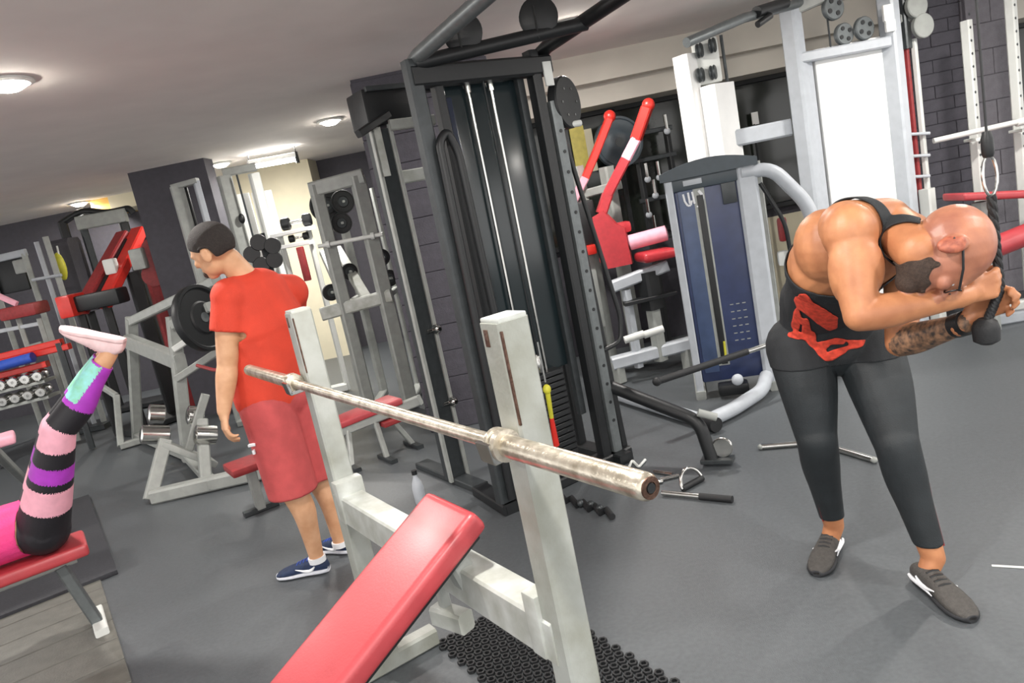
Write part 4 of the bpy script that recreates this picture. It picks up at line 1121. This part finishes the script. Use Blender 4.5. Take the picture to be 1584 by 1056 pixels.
def shoe(parent, heel, toe, up=UPZ, upper='shoe_grey', sole='sole_dark', mark=None, stripe=None, lace=None, wide=1.0, hi=1.0, label=None):
    heel, toe = Vector(heel), Vector(toe); d = (toe - heel); L = d.length; d.normalize()
    up = Vector(up); s = d.cross(up).normalized(); u = s.cross(d).normalized()
    T = [0, .03, .10, .22, .36, .50, .64, .78, .90, .97, 1.0]
    W = [.020, .028, .034, .036, .036, .040, .046, .047, .040, .027, .014]
    Hh = [.050, .068, .080, .086, .082, .070, .058, .047, .038, .030, .022]
    def sec(i, w0, zt, zb, k=1.0):
        w = W[i]*wide*w0; c = heel + d*(T[i]*L)
        pts = []
        for an in range(16):
            a_ = 2*math.pi*an/16
            x = math.cos(a_); y = math.sin(a_)
            x = math.copysign(abs(x)**.75, x); y = math.copysign(abs(y)**.8, y)
            pts.append(c + s*(w*x) + u*((zt+zb)/2 + (zt-zb)/2*y))
        return pts
    up_o = loft_part('shoe', [sec(i, 1, Hh[i]*hi, .012) for i in range(11)], upper, parent)
    if label: up_o['label'] = label
    loft_part('sole', [sec(i, 1.10, .028 if T[i] < .8 else .026, .0015) for i in range(11)], sole, up_o)
    def side(t, z, sg):
        i = min(9, max(0, next(k for k in range(10) if T[k+1] >= t))); f = (t-T[i])/(T[i+1]-T[i])
        w = (W[i]*(1-f) + W[i+1]*f)*wide; hh = (Hh[i]*(1-f) + Hh[i+1]*f)*hi
        yy = (z - (hh+.012)/2)/((hh-.012)/2); yy = max(-.98, min(.98, yy))
        an = math.asin(abs(yy)**(1/.8)*math.copysign(1, yy))
        return heel + d*(t*L) + s*(sg*(w*abs(math.cos(an))**.75 + .0012)) + u*z
    if mark:
        for sg in (-1, 1):
            pts = [side(.20, .050, sg), side(.26, .036, sg), side(.32, .030, sg), side(.42, .036, sg), side(.56, .050, sg)]
            MB().tube(pts, [.003, .008, .009, .006, .002], 8).build('tick_mark', mark, up_o)
    if stripe:
        for sg in (-1, 1):
            MB().tube([side(t, .027, sg) + s*sg*.004 for t in (.03, .12, .25, .40, .52)], [.006, .008, .007, .005, .002], 8).build('sole_stripe', stripe, up_o)
    if lace:
        for t in (.34, .41, .48, .55):
            i = next(k for k in range(10) if T[k+1] >= t); f = (t-T[i])/(T[i+1]-T[i])
            hh = (Hh[i]*(1-f) + Hh[i+1]*f)*hi; c = heel + d*(t*L) + u*(hh + .001)
            MB().tube([c - s*.022 - u*.005, c, c + s*.022 - u*.005], .004, 6).build('lace', lace, up_o)
    return up_o

# ---- bald man pressing the rope down
J = {k: at(*v) for k, v in dict(
    pel=(1282, 508, 2.66), abd=(1278, 460, 2.60), che=(1302, 400, 2.40), nek=(1386, 350, 2.14),
    sR=(1316, 356, 2.10), eR=(1330, 488, 2.00), wR=(1494, 457, 2.00),
    sL=(1404, 366, 2.34), eL=(1392, 530, 2.36), wL=(1492, 500, 2.10),
    hR=(1236, 535, 2.68), kR=(1264, 682, 2.58), aR=(1290, 812, 2.69),
    hL=(1342, 540, 2.62), kL=(1388, 690, 2.42), aL=(1444, 862, 2.345)).items()}
F = Fig()
lat = (J['sL'] - J['sR']); lat.z = 0; lat.normalize()           # towards his left
hl = (J['hL'] - J['hR']); hl.z = 0; hl.normalize()
# trunk
F.cap('torso', J['hR']*.62 + J['hL']*.38 + UPZ*.02, .120, J['hL']*.62 + J['hR']*.38 + UPZ*.02, .120)
F.cap('torso', J['pel'], .135, J['abd'], .125, hl, 1.22)
F.cap('torso', J['abd'], .125, J['che'], .145, lat, 1.22)
F.cap('torso', J['che'], .145, J['che']*.45 + J['nek']*.55, .125, lat, 1.30)
bk = J['che']*.5 + J['sR']*.5
F.ell('torso', bk + Vector((-.035, .05, .0)), (.10, .11, .12))                       # shoulder blade / lat
F.ell('torso', J['che']*.5 + J['sL']*.5, (.10, .10, .11))
F.cap('upper', J['sR'] + Vector((0, .03, .01)), .075, J['nek'] + Vector((-.01, .03, .015)), .070)      # trapezius
F.cap('upper', J['sL'], .075, J['nek'] + Vector((0, .03, .0)), .070)
# arms
F.ell('arm', J['sR'] + Vector((-.005, 0, -.005)), (.078, .080, .085))
F.chain('arm', [(J['sR'], .068), (J['sR']*.5 + J['eR']*.5 + Vector((0, 0, 0)), .062), (J['eR'], .044)])
F.ell('arm', J['sR']*.55 + J['eR']*.45 + Vector((.026, -.012, 0)), (.050, .045, .085))
F.ell('arm', J['sR']*.50 + J['eR']*.50 + Vector((-.024, .012, 0)), (.045, .045, .095))
dR = (J['wR'] - J['eR']).normalized()
F.chain('arm', [(J['eR'], .045), (J['eR'] + dR*.07, .050), (J['eR'] + dR*.16, .041), (J['wR'], .029)])
F.ell('arm', J['sL'], (.075, .075, .08))
F.chain('arm', [(J['sL'], .066), (J['sL']*.5 + J['eL']*.5, .060), (J['eL'], .046)])
dL = (J['wL'] - J['eL']).normalized()
F.chain('forearm', [(J['eL'], .046), (J['eL'] + dL*.07, .050), (J['eL'] + dL*.16, .042), (J['wL'], .030)])
# legs
def leg(F, h, k, a, s, lab, bend=Vector((0, -.02, 0)), back=Vector((0, .03, 0))):
    F.chain(lab, [(h, .112*s), (h*.6 + k*.4 + bend*.5, .100*s), (k + (h-k)*.12, .073*s), (k, .067*s), (k*.72 + a*.28 + back*.4, .064*s), (k*.45 + a*.55 + back*.3, .052*s), (a, .038*s)])
leg(F, J['hR'], J['kR'], J['aR'], 1.0, 'leg'); leg(F, J['hL'], J['kL'], J['aL'], 1.02, 'leg')
# feet inside the shoes
fR0, fR1 = Vector((J['aR'].x + .02, J['aR'].y + .055, .0)), fl(1264, 893)
fL0, fL1 = Vector((J['aL'].x - .035, J['aL'].y + .06, .0)), fl(1506, 964)
for an_, h0, t0 in (('aR', fR0, fR1), ('aL', fL0, fL1)):
    d_ = (t0 - h0).normalized()
    F.cap('foot', J[an_], .038, h0 + d_*.065 + UPZ*.05, .034); F.cap('foot', h0 + d_*.065 + UPZ*.045, .030, h0 + d_*.18 + UPZ*.032, .022)
# neck and head
HC = at(1458, 388, 1.98)
F.cap('neck', J['nek'] + Vector((0, .02, 0)), .068, HC + Vector((-.06, .01, .012)), .062)
hh, (HU, HW, HR) = head_blobs(F, HC, Vector((.96, -.20, -.04)), Vector((-.10, -.10, -1)), 1.12)
# hands round the rope
ROPE = at(1546, 430, 2.03)
hdR = (Vector((ROPE.x - .012, ROPE.y - .03, J['wR'].z + .02)) - J['wR']).normalized()
hand_blobs(F, J['wR'], hdR, Vector((.1, 1, 0)), Vector((0, .1, 1)), 1.0, (.95, 1.0, 1.0, 1.05), .6)
hdL = (Vector((ROPE.x + .01, ROPE.y + .03, J['wL'].z + .065)) - J['wL']).normalized()
hand_blobs(F, J['wL'], hdL, Vector((.25, -1, 0)), Vector((-.3, 0, 1)), 1.0, (.95, 1.0, 1.0, 1.05), .6)
co, no, fs = F.surf(.005, 7)
lab = F.labels(co)
man = thing('person', 'bald man in black tank top and black leggings bent over a cable rope', 'person', floor_of(J['pel']))
fm = []
for f in fs:
    l = lab[f[0]]
    fm.append(1 if l == 'forearm' else 2 if l in ('head',) else 3 if l == 'ear' else 0)
body = skin_obj('body', co, fs, ['skin', 'tattoo', 'scalp', 'ear'], fm, man)
# leggings: everything of the legs above the ankle and the hips
zc = np.array([J['aR'].z + .045 if abs(p[0]-J['aR'].x) + abs(p[1]-J['aR'].y) < abs(p[0]-J['aL'].x) + abs(p[1]-J['aL'].y) else J['aL'].z + .050 for p in co])
spine = np.array((J['che'] - J['pel']).normalized())
al = (co - np.array(J['pel'])) @ spine
isleg = (lab == 'leg') | ((lab == 'torso') & (al < .06))
shell('leggings', co, no, fs, isleg & (co[:, 2] > zc), .005, 'legging', man)
# tank top with a deep back
top_al = (J['che'] - J['pel']).length + .02
latn = np.array(lat); lt0 = (co - np.array(J['nek'])) @ latn
tank = ((lab == 'torso') | (lab == 'leg')) & (co[:, 2] > J['pel'].z - .11) & (al < top_al)
upm = ((lab == 'torso') | (lab == 'upper') | (lab == 'neck')) & (al >= top_al - .02) & (np.abs(lt0 + .085) < .020) & (np.linalg.norm(co - np.array(J['nek']), axis=1) < .19)
tt = shell('tank_top', co, no, fs, tank, .0085, 'black_cloth', man)
shell('strap', co, no, fs, upm, .009, 'black_cloth', tt)
# flame-red print on the front of the tank top
pc0 = at(1278, 505, 2.50)
rr = np.linalg.norm((co - np.array(pc0)) * np.array([1, .6, 1]), axis=1)
def inpoly(px, py, poly):
    r = False; j = len(poly)-1
    for i in range(len(poly)):
        if (poly[i][1] > py) != (poly[j][1] > py) and px < (poly[j][0]-poly[i][0])*(py-poly[i][1])/(poly[j][1]-poly[i][1]) + poly[i][0]: r = not r
        j = i
    return r
pr = [[(1237, 462), (1243, 455), (1252, 454), (1262, 466), (1276, 474), (1290, 484), (1289, 498), (1278, 502), (1268, 496), (1250, 480), (1241, 474)],
      [(1233, 478), (1238, 474), (1243, 490), (1238, 508), (1232, 508), (1228, 500)], [(1228, 510), (1240, 511), (1244, 520), (1234, 526), (1219, 521)],
      [(1244, 492), (1252, 490), (1256, 506), (1250, 524), (1243, 516)], [(1255, 508), (1262, 512), (1264, 524), (1258, 538), (1250, 530)],
      [(1264, 528), (1273, 526), (1277, 538), (1274, 554), (1264, 548), (1260, 538)],
      [(1277, 524), (1290, 520), (1304, 522), (1302, 530), (1286, 530), (1279, 538)], [(1278, 544), (1296, 536), (1308, 534), (1306, 544), (1288, 554), (1278, 554)],
      [(1308, 524), (1334, 524), (1330, 536), (1312, 540), (1312, 532)]]
prc = [(q, sum(p[0] for p in q)/len(q), sum(p[1] for p in q)/len(q)) for q in pr]
def to_px(p):
    d = Vector(p) - CAM; z = d.dot(FW); return 792 + FPX*d.dot(XI)/z, 528 - FPX*d.dot(YI)/z
front = np.array([(CAM - Vector(p)).dot(Vector(n)) > 0 for p, n in zip(co, no)])
cand = tank & (rr < .25) & front
pm = np.zeros(len(co), bool)
for i in np.nonzero(cand)[0]:
    x, y = to_px(co[i])
    if any(inpoly(cx + (x-cx)/1.22, cy + (y-cy)/1.22, q) for q, cx, cy in prc): pm[i] = True
shell('print', co, no, fs, pm, .0125, 'red_print', tt, thick=.001)
# red piping down the outside of the calves
for k, a_, sx in (('kR', 'aR', -1), ('kL', 'aL', 1)):
    d_ = (J[a_] - J[k])
    pts = []
    for t in (.05, .2, .35, .5, .65, .8, .9):
        r = .066*(1-t) + .040*t + (.006 if t < .4 else .002)
        pts.append(J[k] + d_*t + Vector((sx*r*.93, -.012, 0)))
    MB().tube(pts, .004, 6).build('piping', 'red_dull', man)
shoe(man, fR0, fR1, upper='shoe_grey', sole='sole_dark', mark='white_mark', stripe='white_mark', lace='black')
shoe(man, fL0, fL1, upper='shoe_grey', sole='sole_dark', mark='white_mark', stripe='white_mark', lace='black')
# beard and glasses
bd = (lab == 'head')
rel = co - np.array(HC); fu = rel @ np.array(HU); ff = rel @ np.array(HW); fr_ = rel @ np.array(HR)
wob = .006*np.sin(co[:, 0]*160) + .005*np.sin(co[:, 2]*230 + co[:, 1]*90)
bmask = (bd | (lab == 'neck')) & (fu < -.028) & (ff > .012 + wob + .3*np.maximum(0, -.10 - fu)) & ~((np.abs(fr_) < .022) & (fu > -.066) & (ff > .08))
shell('beard', co, no, fs, bmask & (fu < np.where(ff < .042, -.012, -.050) + wob) & (fu > -.135), .004, 'beard', man, thick=.003)
gl = MB()
for x in (-1, 1):
    ring = [hh(.034*x + .023*math.cos(t), .100 - .006*abs(math.cos(t)), .002 + .017*math.sin(t)) for t in [2*math.pi*i/14 for i in range(15)]]
    gl.tube(ring, .0022, 6, caps=False)
    gl.tube([hh(.057*x, .094, .008), hh(.080*x, .045, .012), hh(.085*x, -.01, .014), hh(.083*x, -.03, -.004)], .0032, 8)
gl.tube([hh(-.012, .106, .004), hh(.012, .106, .004)], .002, 6)
gl.build('glasses', 'black', man)
for x in (-1, 1):
    MB().ell(hh(.033*x, .074, .000), (.013, .013, .013)).build('eye', 'white_mark', man)
# wrist strap on the tattooed arm
MB().tube([J['wL'] - dL*.035, J['wL'] + dL*.006], .037, 16).build('wrist_strap', 'black', man)

# rope, clip and cable
rope = thing('cable_rope', 'black braided tricep rope clipped to a thin steel cable', 'cable attachment', Vector((ROPE.x, ROPE.y, ROPE.z)))
r0 = Vector((ROPE.x - .005, ROPE.y, at(1546, 300, 2.03).z)); rz = at(1525, 508, 2.03)
m1 = Vector((ROPE.x, ROPE.y, J['wR'].z - .01))
def braid(p, q, r):
    b = MB(); n = 26; d = (q-p)
    _, s, u = ortho(d)
    for st in range(3):
        b.tube([p + d*(i/n) + (s*math.cos(i*.8 + st*2.094) + u*math.sin(i*.8 + st*2.094))*r*.36 for i in range(n+1)], r*.72, 8)
    return b
braid(r0, m1, .0125).build('rope_strand', 'rubber', rope)
braid(m1, Vector((rz.x + .005, rz.y, rz.z + .02)), .0125).build('rope_strand', 'rubber', rope)
MB().lathe([(.018, -.045), (.034, -.035), (.036, 0), (.030, .02), (.018, .03)], rz, UPZ, 20).build('rope_end', 'rubber', rope)
MB().tube([r0 + Vector((0.02*math.sin(t), 0, .055 - .055*math.cos(t))) for t in [2*math.pi*i/16 for i in range(17)]], .0045, 8, caps=False).build('carabiner', 'chrome', rope)
MB().lathe([(.012, 0), (.016, .01), (.016, .05), (.010, .07)], r0 + UPZ*.105, UPZ, 14).build('cable_ferrule', 'black', rope)
MB().tube([r0 + UPZ*.16, Vector((r0.x, r0.y, CEIL - .12))], .0035, 8).build('cable', 'black', rope)
cpul = thing('ceiling_pulley', 'black pulley fixed to the ceiling above the rope', 'pulley', Vector((r0.x, r0.y, CEIL)))
MB().lathe([(.01, -.012), (.05, -.012), (.055, -.008), (.045, 0), (.055, .008), (.05, .012), (.01, .012)], Vector((r0.x + .05, r0.y, CEIL - .10)), Vector((0, 1, 0)), 24).build('wheel', 'black', cpul)
MB().beam(Vector((r0.x + .05, r0.y + .02, CEIL - .12)), Vector((r0.x + .05, r0.y + .02, CEIL)), .03, .006, up=Vector((0, 1, 0))).build('fork', 'dark_metal', cpul)
# ---- man in the red T-shirt
J2 = {k: at(*v) for k, v in dict(
    pel=(424, 612, 3.52), che=(408, 500, 3.50), nek=(384, 428, 3.48),
    sL=(356, 460, 3.36), eL=(352, 566, 3.33), wL=(346, 636, 3.28), sR=(450, 452, 3.66), eR=(440, 545, 3.82), wR=(400, 590, 3.86),
    hL=(412, 626, 3.45), kL=(452, 756, 3.42), aL=(490, 862, 3.44), hR=(462, 622, 3.60), kR=(494, 742, 3.60), aR=(526, 838, 3.60)).items()}
F = Fig()
lat2 = (J2['sL'] - J2['sR']); lat2.z = 0; lat2.normalize()
fwd2 = lat2.cross(UPZ)
F.cap('torso', J2['pel'], .13, J2['che'], .135, lat2, 1.25)
F.cap('torso', J2['che'], .135, J2['nek'] - UPZ*.10, .12, lat2, 1.35)
F.cap('torso', J2['sL'], .07, J2['nek'] - UPZ*.04, .065); F.cap('torso', J2['sR'], .07, J2['nek'] - UPZ*.04, .065)
for s_, e_, w_ in (('sL', 'eL', 'wL'), ('sR', 'eR', 'wR')):
    F.ell('arm', J2[s_], (.075, .075, .08))
    F.chain('arm', [(J2[s_], .066), (J2[s_]*.5 + J2[e_]*.5, .060), (J2[e_], .046)])
    F.chain('arm', [(J2[e_], .046), (J2[e_]*.7 + J2[w_]*.3, .048), (J2[w_], .030)])
leg(F, J2['hL'], J2['kL'], J2['aL'], .92, 'leg', back=Vector((.045, 0, 0)) - fwd2*.0); leg(F, J2['hR'], J2['kR'], J2['aR'], .92, 'leg', back=Vector((.045, 0, 0)))
gL0, gL1 = Vector((J2['aL'].x + .045, J2['aL'].y + .0, 0)), Vector((J2['aL'].x - .225, J2['aL'].y + .03, 0))
gR0, gR1 = Vector((J2['aR'].x + .045, J2['aR'].y + .0, 0)), Vector((J2['aR'].x - .20, J2['aR'].y + .13, 0))
for an_, h0, t0 in (('aL', gL0, gL1), ('aR', gR0, gR1)):
    d_ = (t0 - h0).normalized(); F.cap('foot', J2[an_], .036, h0 + d_*.06 + UPZ*.045, .032); F.cap('foot', h0 + d_*.06 + UPZ*.04, .028, h0 + d_*.17 + UPZ*.03, .022)
HC2 = at(330, 388, 3.40)
F.cap('neck', J2['nek'] - UPZ*.03, .062, HC2 + Vector((.045, .03, -.05)), .056)
h2, (U2, W2, R2) = head_blobs(F, HC2, Vector((-.30, -.06, .95)), Vector((-.88, .30, -.38)), 1.02)
hand_blobs(F, J2['wL'], (J2['wL'] - J2['eL']).normalized()*.6 + Vector((0, 0, -.6)), Vector((.75, .5, 0)), Vector((-.5, .8, 0)), .98, (.40, .45, .5, .55), .3)
co, no, fs = F.surf(.0065, 5)
lab = F.labels(co)
red = thing('person', 'man in orange red T-shirt and red shorts seen from behind, looking down', 'person', floor_of(J2['pel']))
skin_obj('body', co, fs, ['skin_light'], [0]*len(fs), red)
# hair, cropped short at the sides
rel = co - np.array(HC2); fu = rel @ np.array(U2); ff = rel @ np.array(W2)
hm = (lab == 'head') & (fu > .012 + np.maximum(0, ff)*.55) & ~((ff > .062) & (fu < .065))
hm |= (lab == 'head') & (ff < -.035) & (fu > -.03)
shell('hair', co, no, fs, hm, .011, 'hair', red, thick=.008)
for x in (-1, 1):
    MB().ell(h2(.033*x, .074, .000), (.013, .013, .013)).build('eye', 'white_mark', red)
MB().ell(h2(0, .085, -.072), (.034, .02, .022), (R2, W2, U2)).build('beard', 'beard', red)
# T-shirt
F = Fig()
F.cap('s', J2['pel'] + UPZ*.02, .160, J2['che'], .155, lat2, 1.25)
F.cap('s', J2['che'], .155, J2['nek'] - UPZ*.10, .135, lat2, 1.36)
F.cap('s', J2['sL'] + UPZ*.004, .084, J2['nek'] - UPZ*.055, .078); F.cap('s', J2['sR'] + UPZ*.004, .084, J2['nek'] - UPZ*.055, .078)
for s_, e_ in (('sL', 'eL'), ('sR', 'eR')):
    F.ell('s', J2[s_], (.086, .086, .09)); F.chain('sleeve', [(J2[s_], .080), (J2[s_]*.52 + J2[e_]*.48, .084)])
rnd = random.Random(3)
for i in range(16):        # loose folds of the cloth
    t = rnd.random(); p = J2['pel']*(1-t) + J2['che']*t; an = rnd.uniform(0, 6.28)
    o_ = (lat2*math.cos(an)*.175 + fwd2*math.sin(an)*.135)
    F.cap('s', p + o_ + UPZ*rnd.uniform(-.06, .0), .020, p + o_*.97 + lat2*rnd.uniform(-.05, .05) + UPZ*rnd.uniform(.06, .14), .014)
sc_, sn_, sf_ = F.surf(.009, 5)
hem = J2['pel'].z - .075
zz = sc_[:, 2]
slab_ = F.labels(sc_)
sl_mask = np.ones(len(sc_), bool)
for s_, e_ in (('sL', 'eL'), ('sR', 'eR')):
    d_ = np.array((J2[e_] - J2[s_]).normalized()); L_ = (J2[e_] - J2[s_]).length
    al_ = (sc_ - np.array(J2[s_])) @ d_
    rad = np.linalg.norm(sc_ - np.array(J2[s_]) - al_[:, None]*d_, axis=1)
    sl_mask &= ~((al_ > L_*.50) & (rad < .12) & (slab_ == 'sleeve'))
shell('t_shirt', sc_, sn_, sf_, sl_mask & (zz > hem), 0.0, 'tee_red', red, thick=.006)
# shorts
F = Fig()
F.cap('s', J2['hL']*.6 + J2['hR']*.4 + UPZ*.05, .138, J2['hR']*.6 + J2['hL']*.4 + UPZ*.05, .138)
for h_, k_ in (('hL', 'kL'), ('hR', 'kR')):
    e = J2[h_]*-.12 + J2[k_]*1.12
    F.chain('s', [(J2[h_], .128), (J2[h_]*.5 + J2[k_]*.5, .122), (e, .118)])
sc_, sn_, sf_ = F.surf(.009, 5)
kz = min(J2['kL'].z, J2['kR'].z)
shorts = shell('shorts', sc_, sn_, sf_, (sc_[:, 2] > kz + .018), 0.0, 'shorts_red', red, thick=.006)
wm_ = at(390, 688, 3.34); MB().rbox(wm_, (.035, .02, .012), bev=.002).build('logo', 'white_mark', shorts)
MB().rbox(wm_ - UPZ*.035 , (.012, .02, .020), bev=.002).build('logo', 'white_mark', shorts)
shoe(red, gL0, gL1, upper='shoe_navy', sole='shoe_sole', mark='white_mark', lace='blue')
shoe(red, gR0, gR1, upper='shoe_navy', sole='shoe_sole', mark='white_mark', lace='blue')
for an_ in ('aL', 'aR'):
    MB().tube([J2[an_] - UPZ*.02, J2[an_] + UPZ*.008], .043, 16).build('sock', 'white_mark', red)

# ---- woman on the red bench, legs raised
wb = thing('flat_red_bench', 'flat bench with red pad and grey leg under the lying woman', 'bench', fl(160, 962))
pu0, pu1, pv = -1.75, -.03, 3.99
MB().rbox(ab((pu0+pu1)/2, pv, .435), (pu1-pu0, .27, .06), (B, A, UPZ), .022, 4).build('pad', 'red_vinyl', wb)
MB().beam(ab(pu0, pv, .385), ab(pu1 - .06, pv, .385), .06, .05).build('rail', 'paint_grey', wb)
MB().beam(ab(-.16, pv, .37), ab(-.09, pv + .02, .03), .075, .05, up=B).build('leg', 'grey_metal', wb)
MB().beam(ab(-.085, pv - .12, .028), ab(-.085, pv + .19, .028), .06, .035).build('foot_bar', 'white', wb)
MB().beam(ab(-1.60, pv, .37), ab(-1.65, pv, .03), .075, .05, up=B).build('leg', 'grey_metal', wb)
MB().beam(ab(-1.65, pv - .16, .028), ab(-1.65, pv + .19, .028), .06, .035).build('foot_bar', 'white', wb)
F = Fig()
hipc = ab(-.175, pv, .582)
Hs = [hipc - A*.075, hipc + A*.075]
knee_c = at(90, 662, 3.17); ank_c = at(168, 546, 3.23)
Ks = [knee_c - A*.055, knee_c + A*.055]; As = [ank_c - A*.04, ank_c + A*.045]
F.cap('hip', Hs[0], .108, Hs[1], .108)
F.cap('trunk', hipc - B*.02 + UPZ*.015, .115, hipc - B*.24 + UPZ*.02, .118, A, 1.20)
F.cap('trunk', hipc - B*.24 + UPZ*.02, .118, hipc - B*.46, .110, A, 1.30)
F.cap('trunk', hipc - B*.46 - A*.15, .06, hipc - B*.46 + A*.15, .06)
for k in range(2):
    h_, kn, a_ = Hs[k], Ks[k], As[k]
    F.chain('thigh%d' % k, [(h_, .104), (h_*.6 + kn*.4 + B*.0, .088), (kn, .060)])
    F.chain('calf%d' % k, [(kn, .058), (kn*.7 + a_*.3 + B*.015, .060), (kn*.35 + a_*.65, .046), (a_, .034)])
    sd_ = Vector((.41, 0, .91)); td_ = Vector((-.905, -.06, .41)).normalized()
    F.cap('foot', a_, .034, a_ + sd_*.040, .032); F.cap('foot', a_ + sd_*.042 + td_*.01, .026, a_ + sd_*.052 + td_*.12, .018)
    sh0 = hipc - B*.46 + A*(-.15 + .30*k)
    F.chain('arm', [(sh0, .048), (sh0 + A*(-.06 + .12*k) - B*.22 + UPZ*.03, .040), (sh0 + A*(.05 - .10*k) - B*.40 - UPZ*.02, .028)])
    hand_blobs(F, sh0 + A*(.05 - .10*k) - B*.40 - UPZ*.02, -B - UPZ*.2, -UPZ, A*(2*k - 1), .85)
wh = hipc - B*.72 + UPZ*.02
F.cap('neck', hipc - B*.46, .055, wh + B*.06, .050)
h3, (U3, W3, R3) = head_blobs(F, wh, -B, UPZ, .95)
co, no, fs = F.surf(.0048, 8)
lab = F.labels(co)
wo = thing('person', 'woman in pink top and patterned leggings lying with legs raised', 'person', ab(-.175, pv, .467))
skin_obj('body', co, fs, ['skin_light'], [0]*len(fs), wo)
shell('top', co, no, fs, (lab == 'trunk'), .010, 'pink_hot', wo)
def along(h_, k_): 
    d = np.array(k_ - h_); return ((co - np.array(h_)) @ d) / (d @ d)
tm = along(sum(Hs, Vector())/2, sum(Ks, Vector())/2); cm = along(sum(Ks, Vector())/2, sum(As, Vector())/2)
th = np.char.startswith(lab, 'thigh') | (lab == 'hip'); cf = np.char.startswith(lab, 'calf')
sel = np.zeros(len(co), int)
bx_ = (co - np.array(knee_c)) @ np.array(B)
sel[th & (tm > .33) & (tm < .55) & (bx_ < .055)] = 1
sel[th & (tm > .62) & (tm < .76) & (bx_ < .05)] = 2
sel[(th & (tm > .90)) | (cf & (cm < .08))] = 1
cu = (co - np.array(knee_c)) @ np.array((As[0] + As[1])/2 - knee_c)
sel[cf & (cm > .36)] = 2
perp = (co - np.array(knee_c)) @ np.array(Vector((-.55, -.25, .65)).normalized())
sel[cf & (cm > .42) & (cm < .88) & (perp > -.002)] = 3
shell('leggings', co, no, fs, (th | cf) & (cm < .90), .007, 'legging_black', wo, mats=['legging_black', 'pink_pale', 'purple', 'turquoise'], fsel=sel)
shell('hair', co, no, fs, (lab == 'head') & (((co - np.array(wh)) @ np.array(U3) > .03) | ((co - np.array(wh)) @ np.array(W3) < -.03)), .012, 'hair', wo)
for k in range(2):
    a_ = As[k]; hd_ = a_ + sd_*.082 - td_*.055; d_ = td_
    shoe(wo, hd_, hd_ + d_*.26, up=-sd_ , upper='shoe_pink', sole='shoe_pink', lace='pink_pale')
# neighbouring bench, only its end in view
nb_ = thing('neighbour_bench', 'pale ended bench on a grey leg behind the lying woman', 'bench', fl(48, 752))
q1 = at(18, 676, 4.6); f_ = fl(46, 752)
MB().rbox(q1 - B*.28, (.60, .24, .06), (B, A, UPZ), .02, 3).build('pad', 'pink_pale', nb_)
MB().beam(q1 - B*.12 - UPZ*.02, f_ + UPZ*.02, .07, .05, up=B).build('leg', 'paint_grey', nb_)
MB().beam(f_ - A*.18 + UPZ*.02, f_ + A*.18 + UPZ*.02, .06, .04).build('foot_bar', 'dark_metal', nb_)
MB().beam(q1 - B*.52 - UPZ*.02, f_ - B*.5 + UPZ*.02, .07, .05, up=B).build('leg', 'paint_grey', nb_)
